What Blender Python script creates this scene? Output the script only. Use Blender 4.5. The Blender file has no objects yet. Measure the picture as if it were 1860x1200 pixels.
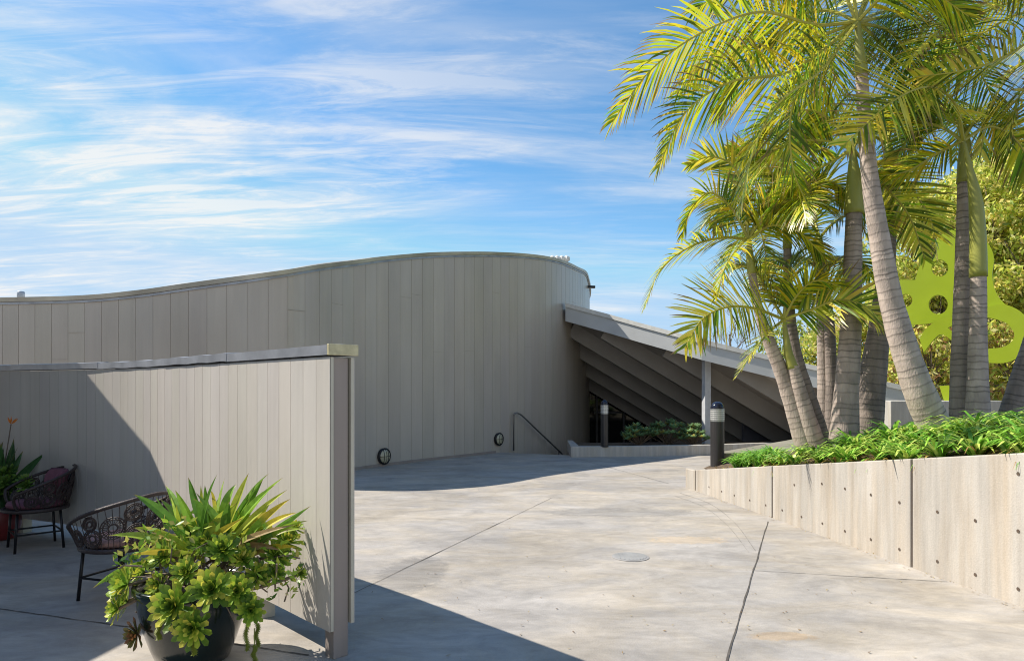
import bpy, math, random
from mathutils import Vector, Matrix, Quaternion
from mathutils.geometry import tessellate_polygon
random.seed(7)
R = math.radians
S = bpy.context.scene
COL = S.collection

# ------------------------------------------------------------------ camera, world, sun, exposure
F, CX, HY, EYE = 1240.0, 930.0, 705.0, 1.6      # focal (px of the photo), centre, horizon row, eye height
cam = bpy.data.cameras.new("camera"); camo = bpy.data.objects.new("camera", cam); COL.objects.link(camo)
camo.location = (0, 0, EYE); camo.rotation_euler = (R(90), 0, 0)
cam.sensor_width = 36; cam.lens = 36 * F / 1860; cam.shift_y = (HY - 600) / 1860
cam.clip_end = 2000; cam.clip_start = 0.05
S.camera = camo
S.view_settings.view_transform = 'Standard'; S.view_settings.look = 'None'
S.view_settings.gamma = 1; S.view_settings.use_curve_mapping = False
S.view_settings.exposure = 0.85; S.cycles.filter_width = 1.05

TRAVEL = Vector((.89, -.215, -1.0))
sun = bpy.data.lights.new("sun", 'SUN'); suno = bpy.data.objects.new("sun", sun); COL.objects.link(suno)
sun.energy = 3.9; sun.angle = R(0.5); sun.color = (1, .93, .82)
suno.rotation_euler = TRAVEL.to_track_quat('-Z', 'Y').to_euler(); suno.location = (-20, 6, 25)
SUN_EL = math.atan2(1, math.hypot(.89, .215)); SUN_ROT = math.atan2(-.89, .215)

W = bpy.data.worlds.new("World"); S.world = W; W.use_nodes = True
def world_nodes():
    nt = W.node_tree; N = nt.nodes; L = nt.links
    N.clear()
    out = N.new('ShaderNodeOutputWorld'); bg = N.new('ShaderNodeBackground'); bg.inputs[1].default_value = .135
    sky = N.new('ShaderNodeTexSky'); sky.sky_type = 'NISHITA'; sky.sun_disc = False
    sky.sun_elevation = SUN_EL; sky.sun_rotation = SUN_ROT; sky.air_density = 1.0; sky.dust_density = .3; sky.ozone_density = 2.0
    hs = N.new('ShaderNodeHueSaturation'); hs.inputs['Hue'].default_value = .494; hs.inputs['Saturation'].default_value = 1.32; hs.inputs['Value'].default_value = .74
    L.new(sky.outputs[0], hs.inputs['Color'])
    tc = N.new('ShaderNodeTexCoord'); sp = N.new('ShaderNodeSeparateXYZ'); L.new(tc.outputs['Generated'], sp.inputs[0])
    def m(op, a, b=None, clamp=False):
        n = N.new('ShaderNodeMath'); n.operation = op; n.use_clamp = clamp
        for i, v in enumerate((a, b)):
            if v is None: continue
            if isinstance(v, (int, float)): n.inputs[i].default_value = v
            else: L.new(v, n.inputs[i])
        return n.outputs[0]
    z = m('MAXIMUM', sp.outputs[2], 0.0); den = m('ADD', z, .14)
    u = m('DIVIDE', sp.outputs[0], den); v = m('DIVIDE', sp.outputs[1], den)
    cb = N.new('ShaderNodeCombineXYZ'); L.new(u, cb.inputs[0]); L.new(v, cb.inputs[1])
    def noise(rot, sx, sy, scale, det, dist, rough=.6, off=0):
        mp = N.new('ShaderNodeMapping'); mp.inputs['Rotation'].default_value = (0, 0, R(rot)); mp.inputs['Scale'].default_value = (sx, sy, 1)
        mp.inputs['Location'].default_value = (off, off * .7, off * .3)
        L.new(cb.outputs[0], mp.inputs[0])
        n = N.new('ShaderNodeTexNoise'); n.inputs['Scale'].default_value = scale; n.inputs['Detail'].default_value = det
        n.inputs['Roughness'].default_value = rough; n.inputs['Distortion'].default_value = dist
        L.new(mp.outputs[0], n.inputs['Vector']); return n.outputs[0]
    def ramp(x, a, b):
        r = N.new('ShaderNodeMapRange'); r.interpolation_type = 'SMOOTHSTEP'
        r.inputs[1].default_value = a; r.inputs[2].default_value = b; L.new(x, r.inputs[0]); return r.outputs[0]
    big = ramp(noise(-20, .55, .9, .9, 3, .6, .5, 3.1), .40, .70)
    wisp = ramp(noise(-16, .45, 1.35, 1.25, 9, 1.3, .60, 1.7), .36, .74)
    fine = ramp(noise(-34, .6, 3.0, 2.6, 10, 1.4, .68, 5.2), .40, .74)
    cl = m('MULTIPLY', big, m('ADD', m('MULTIPLY', wisp, .85), m('MULTIPLY', fine, .75)))
    veil = ramp(noise(-12, .30, 1.5, 1.0, 9, 1.8, .66, 8.4), .42, .72)
    low = ramp(sp.outputs[2], .50, .12)              # thin veil towards the horizon
    cl = m('ADD', cl, m('MULTIPLY', low, m('MULTIPLY', m('ADD', m('MULTIPLY', wisp, fine), .16), .95)), True)
    left = ramp(u, 1.0, -1.5)
    cl = m('MULTIPLY', cl, m('ADD', m('MULTIPLY', left, .75), .24), True)
    cl = m('ADD', cl, m('MULTIPLY', m('MULTIPLY', veil, ramp(sp.outputs[2], .46, .22)), m('ADD', m('MULTIPLY', wisp, .55), .22)), True)
    back = ramp(v, -.15, -.9)                        # unseen bright cloud added behind the camera to fill shaded faces
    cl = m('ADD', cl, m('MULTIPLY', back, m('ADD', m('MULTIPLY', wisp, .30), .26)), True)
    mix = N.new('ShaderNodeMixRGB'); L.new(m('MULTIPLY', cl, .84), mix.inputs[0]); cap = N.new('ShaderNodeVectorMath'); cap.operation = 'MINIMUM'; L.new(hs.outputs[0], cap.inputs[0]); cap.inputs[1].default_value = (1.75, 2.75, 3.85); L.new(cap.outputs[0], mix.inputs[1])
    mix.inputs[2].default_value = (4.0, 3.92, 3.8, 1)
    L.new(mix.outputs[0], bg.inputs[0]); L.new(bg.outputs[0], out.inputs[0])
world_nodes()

# ------------------------------------------------------------------ helpers
def px(x, y, Y): return Vector(((x - CX) / F * Y, Y, EYE - (y - HY) / F * Y))
def gp(x, y, z=0.0):
    Y = (EYE - z) * F / (y - HY); return Vector(((x - CX) / F * Y, Y, z))
def rnd(a, b): return random.uniform(a, b)

def empty(name, loc, label=None, cat=None, group=None, kind=None, rz=0):
    o = bpy.data.objects.new(name, None); COL.objects.link(o); o.location = loc; o.rotation_euler.z = rz
    o.empty_display_size = .2
    return tag(o, label, cat, group, kind)
def tag(o, label=None, cat=None, group=None, kind=None):
    if label: o['label'] = label
    if cat: o['category'] = cat
    if group: o['group'] = group
    if kind: o['kind'] = kind
    return o

class MB:
    def __init__(s): s.v = []; s.f = []; s.mi = []; s.col = []; s.m = 0; s.c = (1, 1, 1)
    def V(s, p): s.v.append(tuple(p)); s.col.append(s.c); return len(s.v) - 1
    def Fc(s, *idx): s.f.append(idx); s.mi.append(s.m)
    def quad(s, a, b, c, d): s.Fc(s.V(a), s.V(b), s.V(c), s.V(d))
    def tri(s, a, b, c): s.Fc(s.V(a), s.V(b), s.V(c))
    def box(s, c, size, rz=0, axes=None):
        c = Vector(c); hx, hy, hz = [k / 2 for k in size]
        if axes: ax, ay, az = axes
        else:
            ax = Vector((math.cos(rz), math.sin(rz), 0)); ay = Vector((-math.sin(rz), math.cos(rz), 0)); az = Vector((0, 0, 1))
        i = [s.V(c + ax * x * hx + ay * y * hy + az * z * hz) for z in (-1, 1) for x, y in ((-1, -1), (1, -1), (1, 1), (-1, 1))]
        for f in ((3, 2, 1, 0), (4, 5, 6, 7), (0, 1, 5, 4), (1, 2, 6, 5), (2, 3, 7, 6), (3, 0, 4, 7)): s.Fc(*[i[k] for k in f])
    def prism(s, pts, z0, z1):
        n = len(pts); z0 = z0 if isinstance(z0, (list, tuple)) else [z0] * n; z1 = z1 if isinstance(z1, (list, tuple)) else [z1] * n
        b = [s.V((p[0], p[1], z)) for p, z in zip(pts, z0)]; t = [s.V((p[0], p[1], z)) for p, z in zip(pts, z1)]
        for k in range(n): j = (k + 1) % n; s.Fc(b[k], b[j], t[j], t[k])
        for tr in tessellate_polygon([[Vector((p[0], p[1], 0)) for p in pts]]):
            s.Fc(*[t[k] for k in tr]); s.Fc(*[b[k] for k in reversed(tr)])
    def tube(s, pts, r, n=8, cap=True, closed=False):
        pts = [Vector(p) for p in pts]; m = len(pts); rr = r if isinstance(r, (list, tuple)) else [r] * m
        up = None; rings = []
        for k in range(m):
            if closed: t = pts[(k + 1) % m] - pts[k - 1]
            else: t = pts[min(k + 1, m - 1)] - pts[max(k - 1, 0)]
            t = t.normalized() if t.length > 1e-9 else Vector((0, 0, 1))
            if up is None:
                up = Vector((0, 0, 1)) if abs(t.z) < .9 else Vector((1, 0, 0))
            a = (up - t * up.dot(t)).normalized(); b = t.cross(a); up = a
            rings.append([s.V(pts[k] + (a * math.cos(2 * math.pi * j / n) + b * math.sin(2 * math.pi * j / n)) * rr[k]) for j in range(n)])
        for k in range(m if closed else m - 1):
            A, B = rings[k], rings[(k + 1) % m]
            for j in range(n): q = (j + 1) % n; s.Fc(A[j], A[q], B[q], B[j])
        if cap and not closed: s.Fc(*reversed(rings[0])); s.Fc(*rings[-1])
    def lathe(s, c, prof, n=24, sx=1, sy=1):
        c = Vector(c); rings = []
        for r, z in prof: rings.append([s.V(c + Vector((r * sx * math.cos(2 * math.pi * j / n), r * sy * math.sin(2 * math.pi * j / n), z))) for j in range(n)])
        for A, B in zip(rings, rings[1:]):
            for j in range(n): q = (j + 1) % n; s.Fc(A[j], A[q], B[q], B[j])
        s.Fc(*reversed(rings[0])); s.Fc(*rings[-1])
    def build(s, name, mats, parent=None, smooth=False, color=False, bevel=0):
        off = Vector(parent.location) if parent is not None else Vector((0, 0, 0))
        if parent is not None and parent.parent is not None: off = Vector(parent.parent.location) + off
        return s._b(name, mats, parent, smooth, color, off, bevel)
    def local(s, name, mats, parent=None, smooth=False, color=False, bevel=0): return s._b(name, mats, parent, smooth, color, Vector((0, 0, 0)), bevel)
    def _b(s, name, mats, parent, smooth, color, off, bevel=0):
        me = bpy.data.meshes.new(name); me.from_pydata([tuple(Vector(v) - off) for v in s.v], [], s.f)
        for m_ in (mats if isinstance(mats, (list, tuple)) else [mats]): me.materials.append(m_)
        me.polygons.foreach_set('material_index', s.mi)
        if smooth: me.polygons.foreach_set('use_smooth', [True] * len(me.polygons))
        if color:
            at = me.color_attributes.new('tint', 'FLOAT_COLOR', 'POINT')
            flat = []
            for c in s.col: flat += [c[0], c[1], c[2], 1]
            at.data.foreach_set('color', flat)
        me.update()
        o = bpy.data.objects.new(name, me); COL.objects.link(o)
        if parent is not None: o.parent = parent
        if bevel:
            b = o.modifiers.new('bevel', 'BEVEL'); b.width = bevel; b.segments = 2; b.limit_method = 'ANGLE'
        if smooth:
            pass
        return o

def spline(pts, n):
    """Catmull-Rom through tuples, n steps per span"""
    P = [Vector(p) for p in pts]; P = [P[0] * 2 - P[1]] + P + [P[-1] * 2 - P[-2]]; out = []
    for i in range(1, len(P) - 2):
        for k in range(n):
            t = k / n; a, b, c, d = P[i - 1], P[i], P[i + 1], P[i + 2]
            out.append(.5 * ((2 * b) + (c - a) * t + (2 * a - 5 * b + 4 * c - d) * t * t + (3 * b - a - 3 * c + d) * t ** 3))
    out.append(P[-2]); return out

# ------------------------------------------------------------------ materials
def mat(name, col, rough=.7, metal=0, var=.12, scale=6, bump=.0, bscale=40, tint=False, trans=0, spec=.5, stretch=None, coat=0):
    m = bpy.data.materials.new(name); m.use_nodes = True; nt = m.node_tree; N = nt.nodes; L = nt.links
    b = N['Principled BSDF']; b.inputs['Roughness'].default_value = rough; b.inputs['Metallic'].default_value = metal
    b.inputs['Specular IOR Level'].default_value = spec; b.inputs['Coat Weight'].default_value = coat
    geo = N.new('ShaderNodeNewGeometry'); mp = N.new('ShaderNodeMapping'); L.new(geo.outputs['Position'], mp.inputs[0])
    if stretch: mp.inputs['Scale'].default_value = stretch
    n = N.new('ShaderNodeTexNoise'); n.inputs['Scale'].default_value = scale; n.inputs['Detail'].default_value = 6; L.new(mp.outputs[0], n.inputs['Vector'])
    mr = N.new('ShaderNodeMapRange'); mr.inputs[1].default_value = .3; mr.inputs[2].default_value = .7
    mr.inputs[3].default_value = 1 - var; mr.inputs[4].default_value = 1 + var; L.new(n.outputs[0], mr.inputs[0])
    mul = N.new('ShaderNodeVectorMath'); mul.operation = 'SCALE'; L.new(mr.outputs[0], mul.inputs['Scale'])
    if tint:
        a = N.new('ShaderNodeAttribute'); a.attribute_name = 'tint'
        mm = N.new('ShaderNodeVectorMath'); mm.operation = 'MULTIPLY'; mm.inputs[0].default_value = col; L.new(a.outputs['Color'], mm.inputs[1]); L.new(mm.outputs[0], mul.inputs[0])
    else: mul.inputs[0].default_value = col
    L.new(mul.outputs[0], b.inputs['Base Color'])
    if bump:
        n2 = N.new('ShaderNodeTexNoise'); n2.inputs['Scale'].default_value = bscale; n2.inputs['Detail'].default_value = 5; L.new(mp.outputs[0], n2.inputs['Vector'])
        bp = N.new('ShaderNodeBump'); bp.inputs['Strength'].default_value = bump; bp.inputs['Distance'].default_value = .02
        L.new(n2.outputs[0], bp.inputs['Height']); L.new(bp.outputs[0], b.inputs['Normal'])
    if trans:
        tr = N.new('ShaderNodeBsdfTranslucent'); L.new(mul.outputs[0], tr.inputs[0]); mx = N.new('ShaderNodeMixShader'); mx.inputs[0].default_value = trans
        L.new(b.outputs[0], mx.inputs[1]); L.new(tr.outputs[0], mx.inputs[2]); L.new(mx.outputs[0], N['Material Output'].inputs[0])
    return m

def concrete_mat(name, base, warm, vertical=False, patches=()):
    m = bpy.data.materials.new(name); m.use_nodes = True; nt = m.node_tree; N = nt.nodes; L = nt.links
    b = N['Principled BSDF']; b.inputs['Specular IOR Level'].default_value = .35
    geo = N.new('ShaderNodeNewGeometry')
    def noise(scale, det=6, st=(1, 1, 1), rough=.6, dist=0):
        mp = N.new('ShaderNodeMapping'); mp.inputs['Scale'].default_value = st; L.new(geo.outputs['Position'], mp.inputs[0])
        n = N.new('ShaderNodeTexNoise'); n.inputs['Scale'].default_value = scale; n.inputs['Detail'].default_value = det
        n.inputs['Roughness'].default_value = rough; n.inputs['Distortion'].default_value = dist; L.new(mp.outputs[0], n.inputs['Vector']); return n.outputs[0]
    def mr(x, a, b_, c, d):
        r = N.new('ShaderNodeMapRange'); L.new(x, r.inputs[0])
        for i, v in enumerate((a, b_, c, d)): r.inputs[i + 1].default_value = v
        return r.outputs[0]
    def mth(op, a, c):
        n = N.new('ShaderNodeMath'); n.operation = op
        for i, v in enumerate((a, c)):
            if isinstance(v, (int, float)): n.inputs[i].default_value = v
            else: L.new(v, n.inputs[i])
        return n.outputs[0]
    if vertical:
        big = noise(1.1, 5, (1, 1, .5)); streak = noise(9, 6, (1, 1, .07), .65); fine = noise(60, 3)
        val = mth('MULTIPLY', mr(big, .3, .7, .88, 1.1), mth('MULTIPLY', mr(streak, .38, .74, 1.08, .74), mr(fine, .3, .7, .95, 1.05)))
        hue = mr(noise(5, 5, (1, 1, .1)), .42, .70, 0, .9)
    else:
        big = noise(.45, 6, (1, 1.8, 1), .62, 1.2); med = noise(1.6, 8, (1, 1.9, 1), .68, .9); fine = noise(110, 5, (1, 1, 1), .8); swirl = noise(2.6, 10, (1, 1.7, 1), .74, 2.4)
        val = mth('MULTIPLY', mth('MULTIPLY', mr(big, .32, .68, .78, 1.16), mr(med, .32, .68, .80, 1.15)), mth('MULTIPLY', mr(fine, .3, .7, .93, 1.06), mr(swirl, .34, .66, .87, 1.08)))
        hue = mr(noise(.8, 6, (1, 1.4, 1), .65, 1), .40, .64, 0, 1)
    mix = N.new('ShaderNodeMixRGB'); L.new(hue, mix.inputs[0]); mix.inputs[1].default_value = (*base, 1); mix.inputs[2].default_value = (*warm, 1)
    cur = mix.outputs[0]
    for (cx, cy, rx, ry, colr, thr, st) in patches:
        mp = N.new('ShaderNodeMapping'); mp.inputs['Location'].default_value = (-cx / rx, -cy / ry, 0); mp.inputs['Scale'].default_value = (1 / rx, 1 / ry, 0)
        L.new(geo.outputs['Position'], mp.inputs[0]); ln = N.new('ShaderNodeVectorMath'); ln.operation = 'LENGTH'; L.new(mp.outputs[0], ln.inputs[0])
        fall = mr(ln.outputs['Value'], .3, 1, 1, 0); nn = noise(7, 6, (1, 1, 1), .7, 1.5)
        k = mth('MULTIPLY', mr(mth('MULTIPLY', fall, nn), thr, thr + .12, 0, 1), st)
        mx = N.new('ShaderNodeMixRGB'); L.new(k, mx.inputs[0]); L.new(cur, mx.inputs[1]); mx.inputs[2].default_value = (*colr, 1); cur = mx.outputs[0]
    sc = N.new('ShaderNodeVectorMath'); sc.operation = 'SCALE'; L.new(cur, sc.inputs[0]); L.new(val, sc.inputs['Scale']); L.new(sc.outputs[0], b.inputs['Base Color'])
    L.new(mr(noise(2, 5), .3, .7, .55, .85), b.inputs['Roughness'])
    bp = N.new('ShaderNodeBump'); bp.inputs['Strength'].default_value = .25; bp.inputs['Distance'].default_value = .01; L.new(noise(70, 5), bp.inputs['Height']); L.new(bp.outputs[0], b.inputs['Normal'])
    return m

st1 = gp(1420, 1155); st2 = gp(1490, 1152)
def siding_mat(name, col, rough):
    m = mat(name, col, rough, var=.05, scale=2.2, tint=True, stretch=(1, 1, .25), bump=.10, bscale=30); nt = m.node_tree; N = nt.nodes; L = nt.links; b = N['Principled BSDF']
    src = b.inputs['Base Color'].links[0].from_socket; geo = N.new('ShaderNodeNewGeometry')
    def layer(src, st, scale, lo, hi, a, c):
        mp = N.new('ShaderNodeMapping'); mp.inputs['Scale'].default_value = st; L.new(geo.outputs['Position'], mp.inputs[0]); n = N.new('ShaderNodeTexNoise'); n.inputs['Scale'].default_value = scale; n.inputs['Detail'].default_value = 7; n.inputs['Roughness'].default_value = .65
        L.new(mp.outputs[0], n.inputs['Vector']); mr = N.new('ShaderNodeMapRange'); L.new(n.outputs[0], mr.inputs[0])
        for i, v in enumerate((lo, hi, a, c)): mr.inputs[i + 1].default_value = v
        sc = N.new('ShaderNodeVectorMath'); sc.operation = 'SCALE'; L.new(src, sc.inputs[0]); L.new(mr.outputs[0], sc.inputs['Scale']); return sc.outputs[0], mr.outputs[0]
    o, _ = layer(src, (1, 1, .04), 9, .40, .75, 1.01, .93); o, _ = layer(o, (1, 1, .6), .8, .3, .7, .95, 1.05); o, v = layer(o, (1, 1, 1), 30, .66, .78, 1, .93)
    L.new(o, b.inputs['Base Color']); rr = N.new('ShaderNodeMapRange'); L.new(v, rr.inputs[0]); rr.inputs[1].default_value = .88; rr.inputs[2].default_value = 1; rr.inputs[3].default_value = rough + .25; rr.inputs[4].default_value = rough; L.new(rr.outputs[0], b.inputs['Roughness'])
    return m
M = dict(
    pave=concrete_mat('pavement_concrete', (.378, .352, .326), (.42, .37, .305), patches=[
        (st1.x, st1.y, .35, .14, (.46, .32, .18), .24, .5), (gp(1250, 980).x, gp(1250, 980).y, .8, .35, (.52, .40, .26), .30, .5),
        (gp(750, 1040).x, gp(750, 1040).y, .45, .9, (.20, .19, .18), .20, .55), (gp(1130, 930).x, gp(1130, 930).y, 1.6, .5, (.22, .21, .20), .22, .5)]),
    wallc=concrete_mat('planter_concrete', (.44, .405, .36), (.42, .35, .27), vertical=True),
    curb=concrete_mat('curb_concrete', (.46, .44, .41), (.44, .39, .31), vertical=True),
    siding=siding_mat('painted_siding', (.475, .42, .355), .33),
    siding2=siding_mat('screen_siding', (.52, .48, .43), .5),
    flash=mat('metal_flashing', (.34, .35, .38), .42, metal=.55, var=.22, scale=5),
    trim=mat('parapet_trim', (.44, .41, .34), .42, metal=.45, var=.3, scale=1.2),
    brass=mat('yellow_end_cap', (.50, .45, .27), .5, var=.2, scale=20),
    cream=mat('cream_paint', (.50, .47, .38), .6, var=.06),
    post=mat('taupe_post', (.29, .245, .215), .65, var=.14, scale=4, stretch=(1, 1, .15)),
    roof=mat('roof_membrane', (.5, .5, .48), .8),
    fascia=mat('pale_fascia', (.46, .47, .47), .5, var=.06, scale=2),
    joist=mat('joist_paint', (.27, .245, .22), .6, var=.08, scale=2),
    dark=mat('dark_wall', (.045, .042, .045), .6, var=.2),
    black=mat('black_metal', (.018, .018, .02), .35, var=.1, metal=.4),
    steel=mat('brushed_steel', (.45, .45, .43), .38, metal=.8, var=.1, scale=30),
    dome=mat('blue_black_dome', (.012, .014, .03), .12, var=.05),
    rail=mat('grey_handrail', (.19, .18, .17), .4, metal=.6, var=.1),
    lamp_glass=mat('frosted_glass', (.42, .39, .27), .25, var=.1, scale=60, coat=.5),
    soil=mat('soil', (.10, .07, .045), .95, var=.4, scale=14, bump=.6, bscale=25),
    earth=mat('dry_earth', (.22, .20, .15), .95, var=.25, scale=1.2),
    trunk=None, shaft=mat('crownshaft_green', (.22, .24, .06), .4, var=.22, scale=3, stretch=(1, 1, .25), tint=True),
    frond=mat('palm_leaflet', (1, 1, 1), .30, var=.1, scale=8, tint=True, trans=.42),
    leaf=mat('tree_leaf', (1, 1, 1), .4, var=.12, scale=5, tint=True, trans=.5),
    strap=mat('strap_leaf', (1, 1, 1), .42, var=.22, scale=30, tint=True, trans=.3),
    bark=mat('grey_bark', (.20, .16, .12), .9, var=.3, scale=10, bump=.5),
    stem=mat('dry_stem', (.20, .15, .11), .8, var=.35, scale=30),
    glaze=mat('dark_green_glaze', (.005, .012, .010), .2, var=.3, scale=5, coat=.6),
    redpot=mat('red_glaze', (.16, .02, .02), .3, var=.2),
    wicker=mat('dark_wicker', (.045, .03, .027), .5, var=.3, scale=60, bump=.3, bscale=200),
    cushion=mat('maroon_cushion', (.20, .075, .10), .9, var=.15, scale=9, bump=.3, bscale=120),
    pinkcush=mat('dusty_rose_cushion', (.42, .24, .21), .9, var=.12, scale=9, bump=.3, bscale=120),
    lime=mat('lime_paint', (.33, .42, .022), .28, var=.10, scale=1.3),
    joint=mat('joint_dark', (.085, .075, .065), .9, var=.4, scale=12),
    rust=mat('rusty_joint', (.20, .115, .06), .9, var=.4, scale=8),
    white=mat('white_metal', (.7, .69, .66), .4, var=.15, scale=20),
    orange=mat('orange_flower', (.75, .22, .03), .5, var=.2, scale=20, trans=.2),
)
def trunk_mat():
    m = mat('ringed_palm_bark', (.40, .335, .295), .8, var=.26, scale=9, stretch=(1, 1, .35), bump=.4, bscale=60, tint=True); return m
M['trunk'] = trunk_mat()
def glass_mat():
    m = bpy.data.materials.new('dark_glass'); m.use_nodes = True; b = m.node_tree.nodes['Principled BSDF']
    b.inputs['Base Color'].default_value = (.012, .013, .014, 1); b.inputs['Roughness'].default_value = .05; return m
M['glass'] = glass_mat()

# ------------------------------------------------------------------ ground, pavement, stair pit
PIT = [(-.75, 17.35), (-.36, 17.02), (1.42, 16.36), (1.52, 17.95), (5.2, 18.35), (11, 19.2), (13, 33), (-.75, 33)]
def sheet(name, outer, z, m):
    loops = [[Vector((x, y, 0)) for x, y in outer], [Vector((x, y, 0)) for x, y in PIT]]
    mb = MB(); idx = [mb.V((p.x, p.y, z)) for lp in loops for p in lp]
    for t in tessellate_polygon(loops): mb.Fc(*[idx[k] for k in t])
    o = mb.build(name, m)
    for p in o.data.polygons:
        if p.normal.z < 0: p.flip()
    return tag(o, kind='structure')
sheet('ground', [(-600, -600), (600, -600), (600, 900), (-600, 900)], -.02, M['earth'])
sheet('pavement', [(-30, -12), (16, -12), (16, 35), (-30, 35)], 0, M['pave'])
mb = MB(); mb.quad((-2, 16, -1.1), (14, 16, -1.1), (14, 34, -1.1), (-2, 34, -1.1)); tag(mb.build('path', M['pave']), kind='structure')
mb = MB()
for a, b in zip(PIT, PIT[1:] + PIT[:1]): mb.quad((*a, -1.1), (*b, -1.1), (*b, -.001), (*a, -.001))
tag(mb.build('retaining_edge', M['curb']), kind='structure')

def strip(mb, pts, w, z=.004):
    pts = [Vector((p[0], p[1], 0)) for p in pts]; L_ = []
    for k, p in enumerate(pts):
        t = (pts[min(k + 1, len(pts) - 1)] - pts[max(k - 1, 0)]).normalized(); n = Vector((-t.y, t.x, 0)); ww = w * rnd(.6, 1.6)
        L_.append((mb.V(p + n * ww / 2 + Vector((0, 0, z))), mb.V(p - n * ww / 2 + Vector((0, 0, z)))))
    for A, B in zip(L_, L_[1:]): mb.Fc(A[0], A[1], B[1], B[0])
def seg(a, b, n=24, j=.004):
    a = gp(*a); b = gp(*b); return [a.lerp(b, k / n) + Vector((rnd(-j, j), rnd(-j, j), 0)) for k in range(n + 1)]
mb = MB()
strip(mb, seg((1395, 947), (1318, 1206)), .009)
strip(mb, seg((1002, 904), (640, 1078)), .007)
strip(mb, seg((-40, 1100), (262, 1142)), .008)
strip(mb, seg((262, 1142), (560, 1190)), .010)
tag(mb.build('pavement_joint', M['joint']), kind='structure')
mb = MB(); hair = mat('hairline_mark', (.24, .225, .205), .9, var=.3)
strip(mb, seg((1045, 832), (1215, 878)), .012)
strip(mb, seg((1372, 1036), (1720, 1056)), .009)
arc = spline([gp(1235, 895), gp(1290, 915), gp(1335, 950), gp(1372, 1000)], 8); strip(mb, arc, .006)
arc = spline([gp(1225, 900), gp(1278, 920), gp(1322, 955), gp(1360, 1003)], 8); strip(mb, arc, .005)
tag(mb.build('pavement_mark', hair), kind='structure')
c = gp(1145, 1011)
e = empty('manhole_cover', c, 'round pale access cover set flush in the sunlit paving', 'manhole cover')
mb = MB(); mb.lathe(c + Vector((0, 0, .001)), [(.10, 0), (.175, .0), (.175, .004), (.155, .006)], 32); mb.build('rim', mat('cover_rim', (.30, .29, .28), .7), e)
mb = MB(); mb.lathe(c + Vector((0, 0, .002)), [(.10, 0), (.150, 0), (.150, .007)], 32)
for k in range(-3, 4): mb.box(c + Vector((k * .036, 0, .0095)), (.010, 2 * math.sqrt(.14 ** 2 - (k * .036) ** 2), .003))
mb.build('lid', mat('cover_lid', (.29, .285, .275), .6), e)

# ------------------------------------------------------------------ boarded curved walls
def resample(P, step):
    out = [P[0]]; acc = 0
    cum = [0]
    for a, b in zip(P, P[1:]): cum.append(cum[-1] + (Vector(b[:2]) - Vector(a[:2])).length)
    return P, cum
def at_s(P, cum, s):
    s = max(0, min(cum[-1], s)); lo, hi = 0, len(cum) - 1
    while hi - lo > 1:
        mid = (lo + hi) // 2
        if cum[mid] <= s: lo = mid
        else: hi = mid
    t = (s - cum[lo]) / max(1e-9, cum[hi] - cum[lo]); p = P[lo].lerp(P[hi], t)
    d = (P[min(hi + 1, len(P) - 1)] - P[max(lo - 1, 0)]); d = Vector((d.x, d.y, 0)).normalized(); return p, d
def board_wall(P, zb, ztop, w, groove, depth, outward=1, jitter=.08, thick=0):
    """P: points (x,y,h).  zb: base, ztop(p): top.  returns MB of a grooved board skin"""
    P, cum = resample(P, 0); mb = MB(); s = 0; prev = None
    while s < cum[-1] - .01:
        s1 = min(cum[-1], s + w); k = 1 + rnd(-jitter, jitter); mb.c = (k, k * (1 + rnd(-.01, .01)), k * (1 + rnd(-.02, .02)))
        ss = [s + groove / 2] + [s + (s1 - s) * q / 3 for q in (1, 2)] + [s1 - groove / 2]
        col = []
        for q in ss:
            p, d = at_s(P, cum, q); zt = ztop(p)
            col.append([mb.V((p.x, p.y, zb)), mb.V((p.x, p.y, zt))])
        for A, B in zip(col, col[1:]): mb.Fc(A[0], B[0], B[1], A[1])
        def deep(q):
            p, d = at_s(P, cum, q); n = Vector((d.y, -d.x, 0)) * outward; r = p - n * depth; zt = ztop(p)
            return [mb.V((r.x, r.y, zb)), mb.V((r.x, r.y, zt))]
        g0 = deep(s + groove / 2); g1 = deep(s1 - groove / 2)
        mb.Fc(g0[0], col[0][0], col[0][1], g0[1]); mb.Fc(col[-1][0], g1[0], g1[1], col[-1][1])
        if prev: mb.Fc(prev[0], g0[0], g0[1], prev[1])
        prev = g1; s = s1
    return mb

# ------------------------------------------------------------------ main curved building
def bp(x, Y, ty): p = px(x, ty, Y); return (p.x, p.y, p.z)
BW = [(-18, 13.6, 3.3), (-14.5, 13.1, 3.25), bp(-160, 12.45, 545), bp(0, 12.16, 543), bp(150, 11.87, 539), bp(250, 11.67, 530), bp(340, 11.5, 517.5), bp(430, 11.45, 505),
      bp(520, 11.85, 492), bp(580, 12.4, 482), bp(645, 13.35, 474), bp(700, 14.1, 467), bp(780, 15.15, 460.5), bp(850, 16.1, 459), bp(900, 16.9, 459.5),
      bp(960, 18.0, 463), bp(1010, 19.2, 471), bp(1045, 20.8, 485), bp(1066, 22.8, 501), (2.75, 25.5, 4.85), (1.5, 28.5, 4.8), (-2, 30.5, 4.8), (-8, 31, 4.4)]
BP = spline(BW, 10)
bld = empty('curved_building', (-1, 16, 0), 'long curved grey building clad in vertical boards, its roofline sweeping up to the right', 'building')
mb = board_wall(BP, -1.15, lambda p: p.z - .05, .335, .010, .006, 1, .035)
BPc0, BC0 = resample(BP, 0); s = 0
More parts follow.
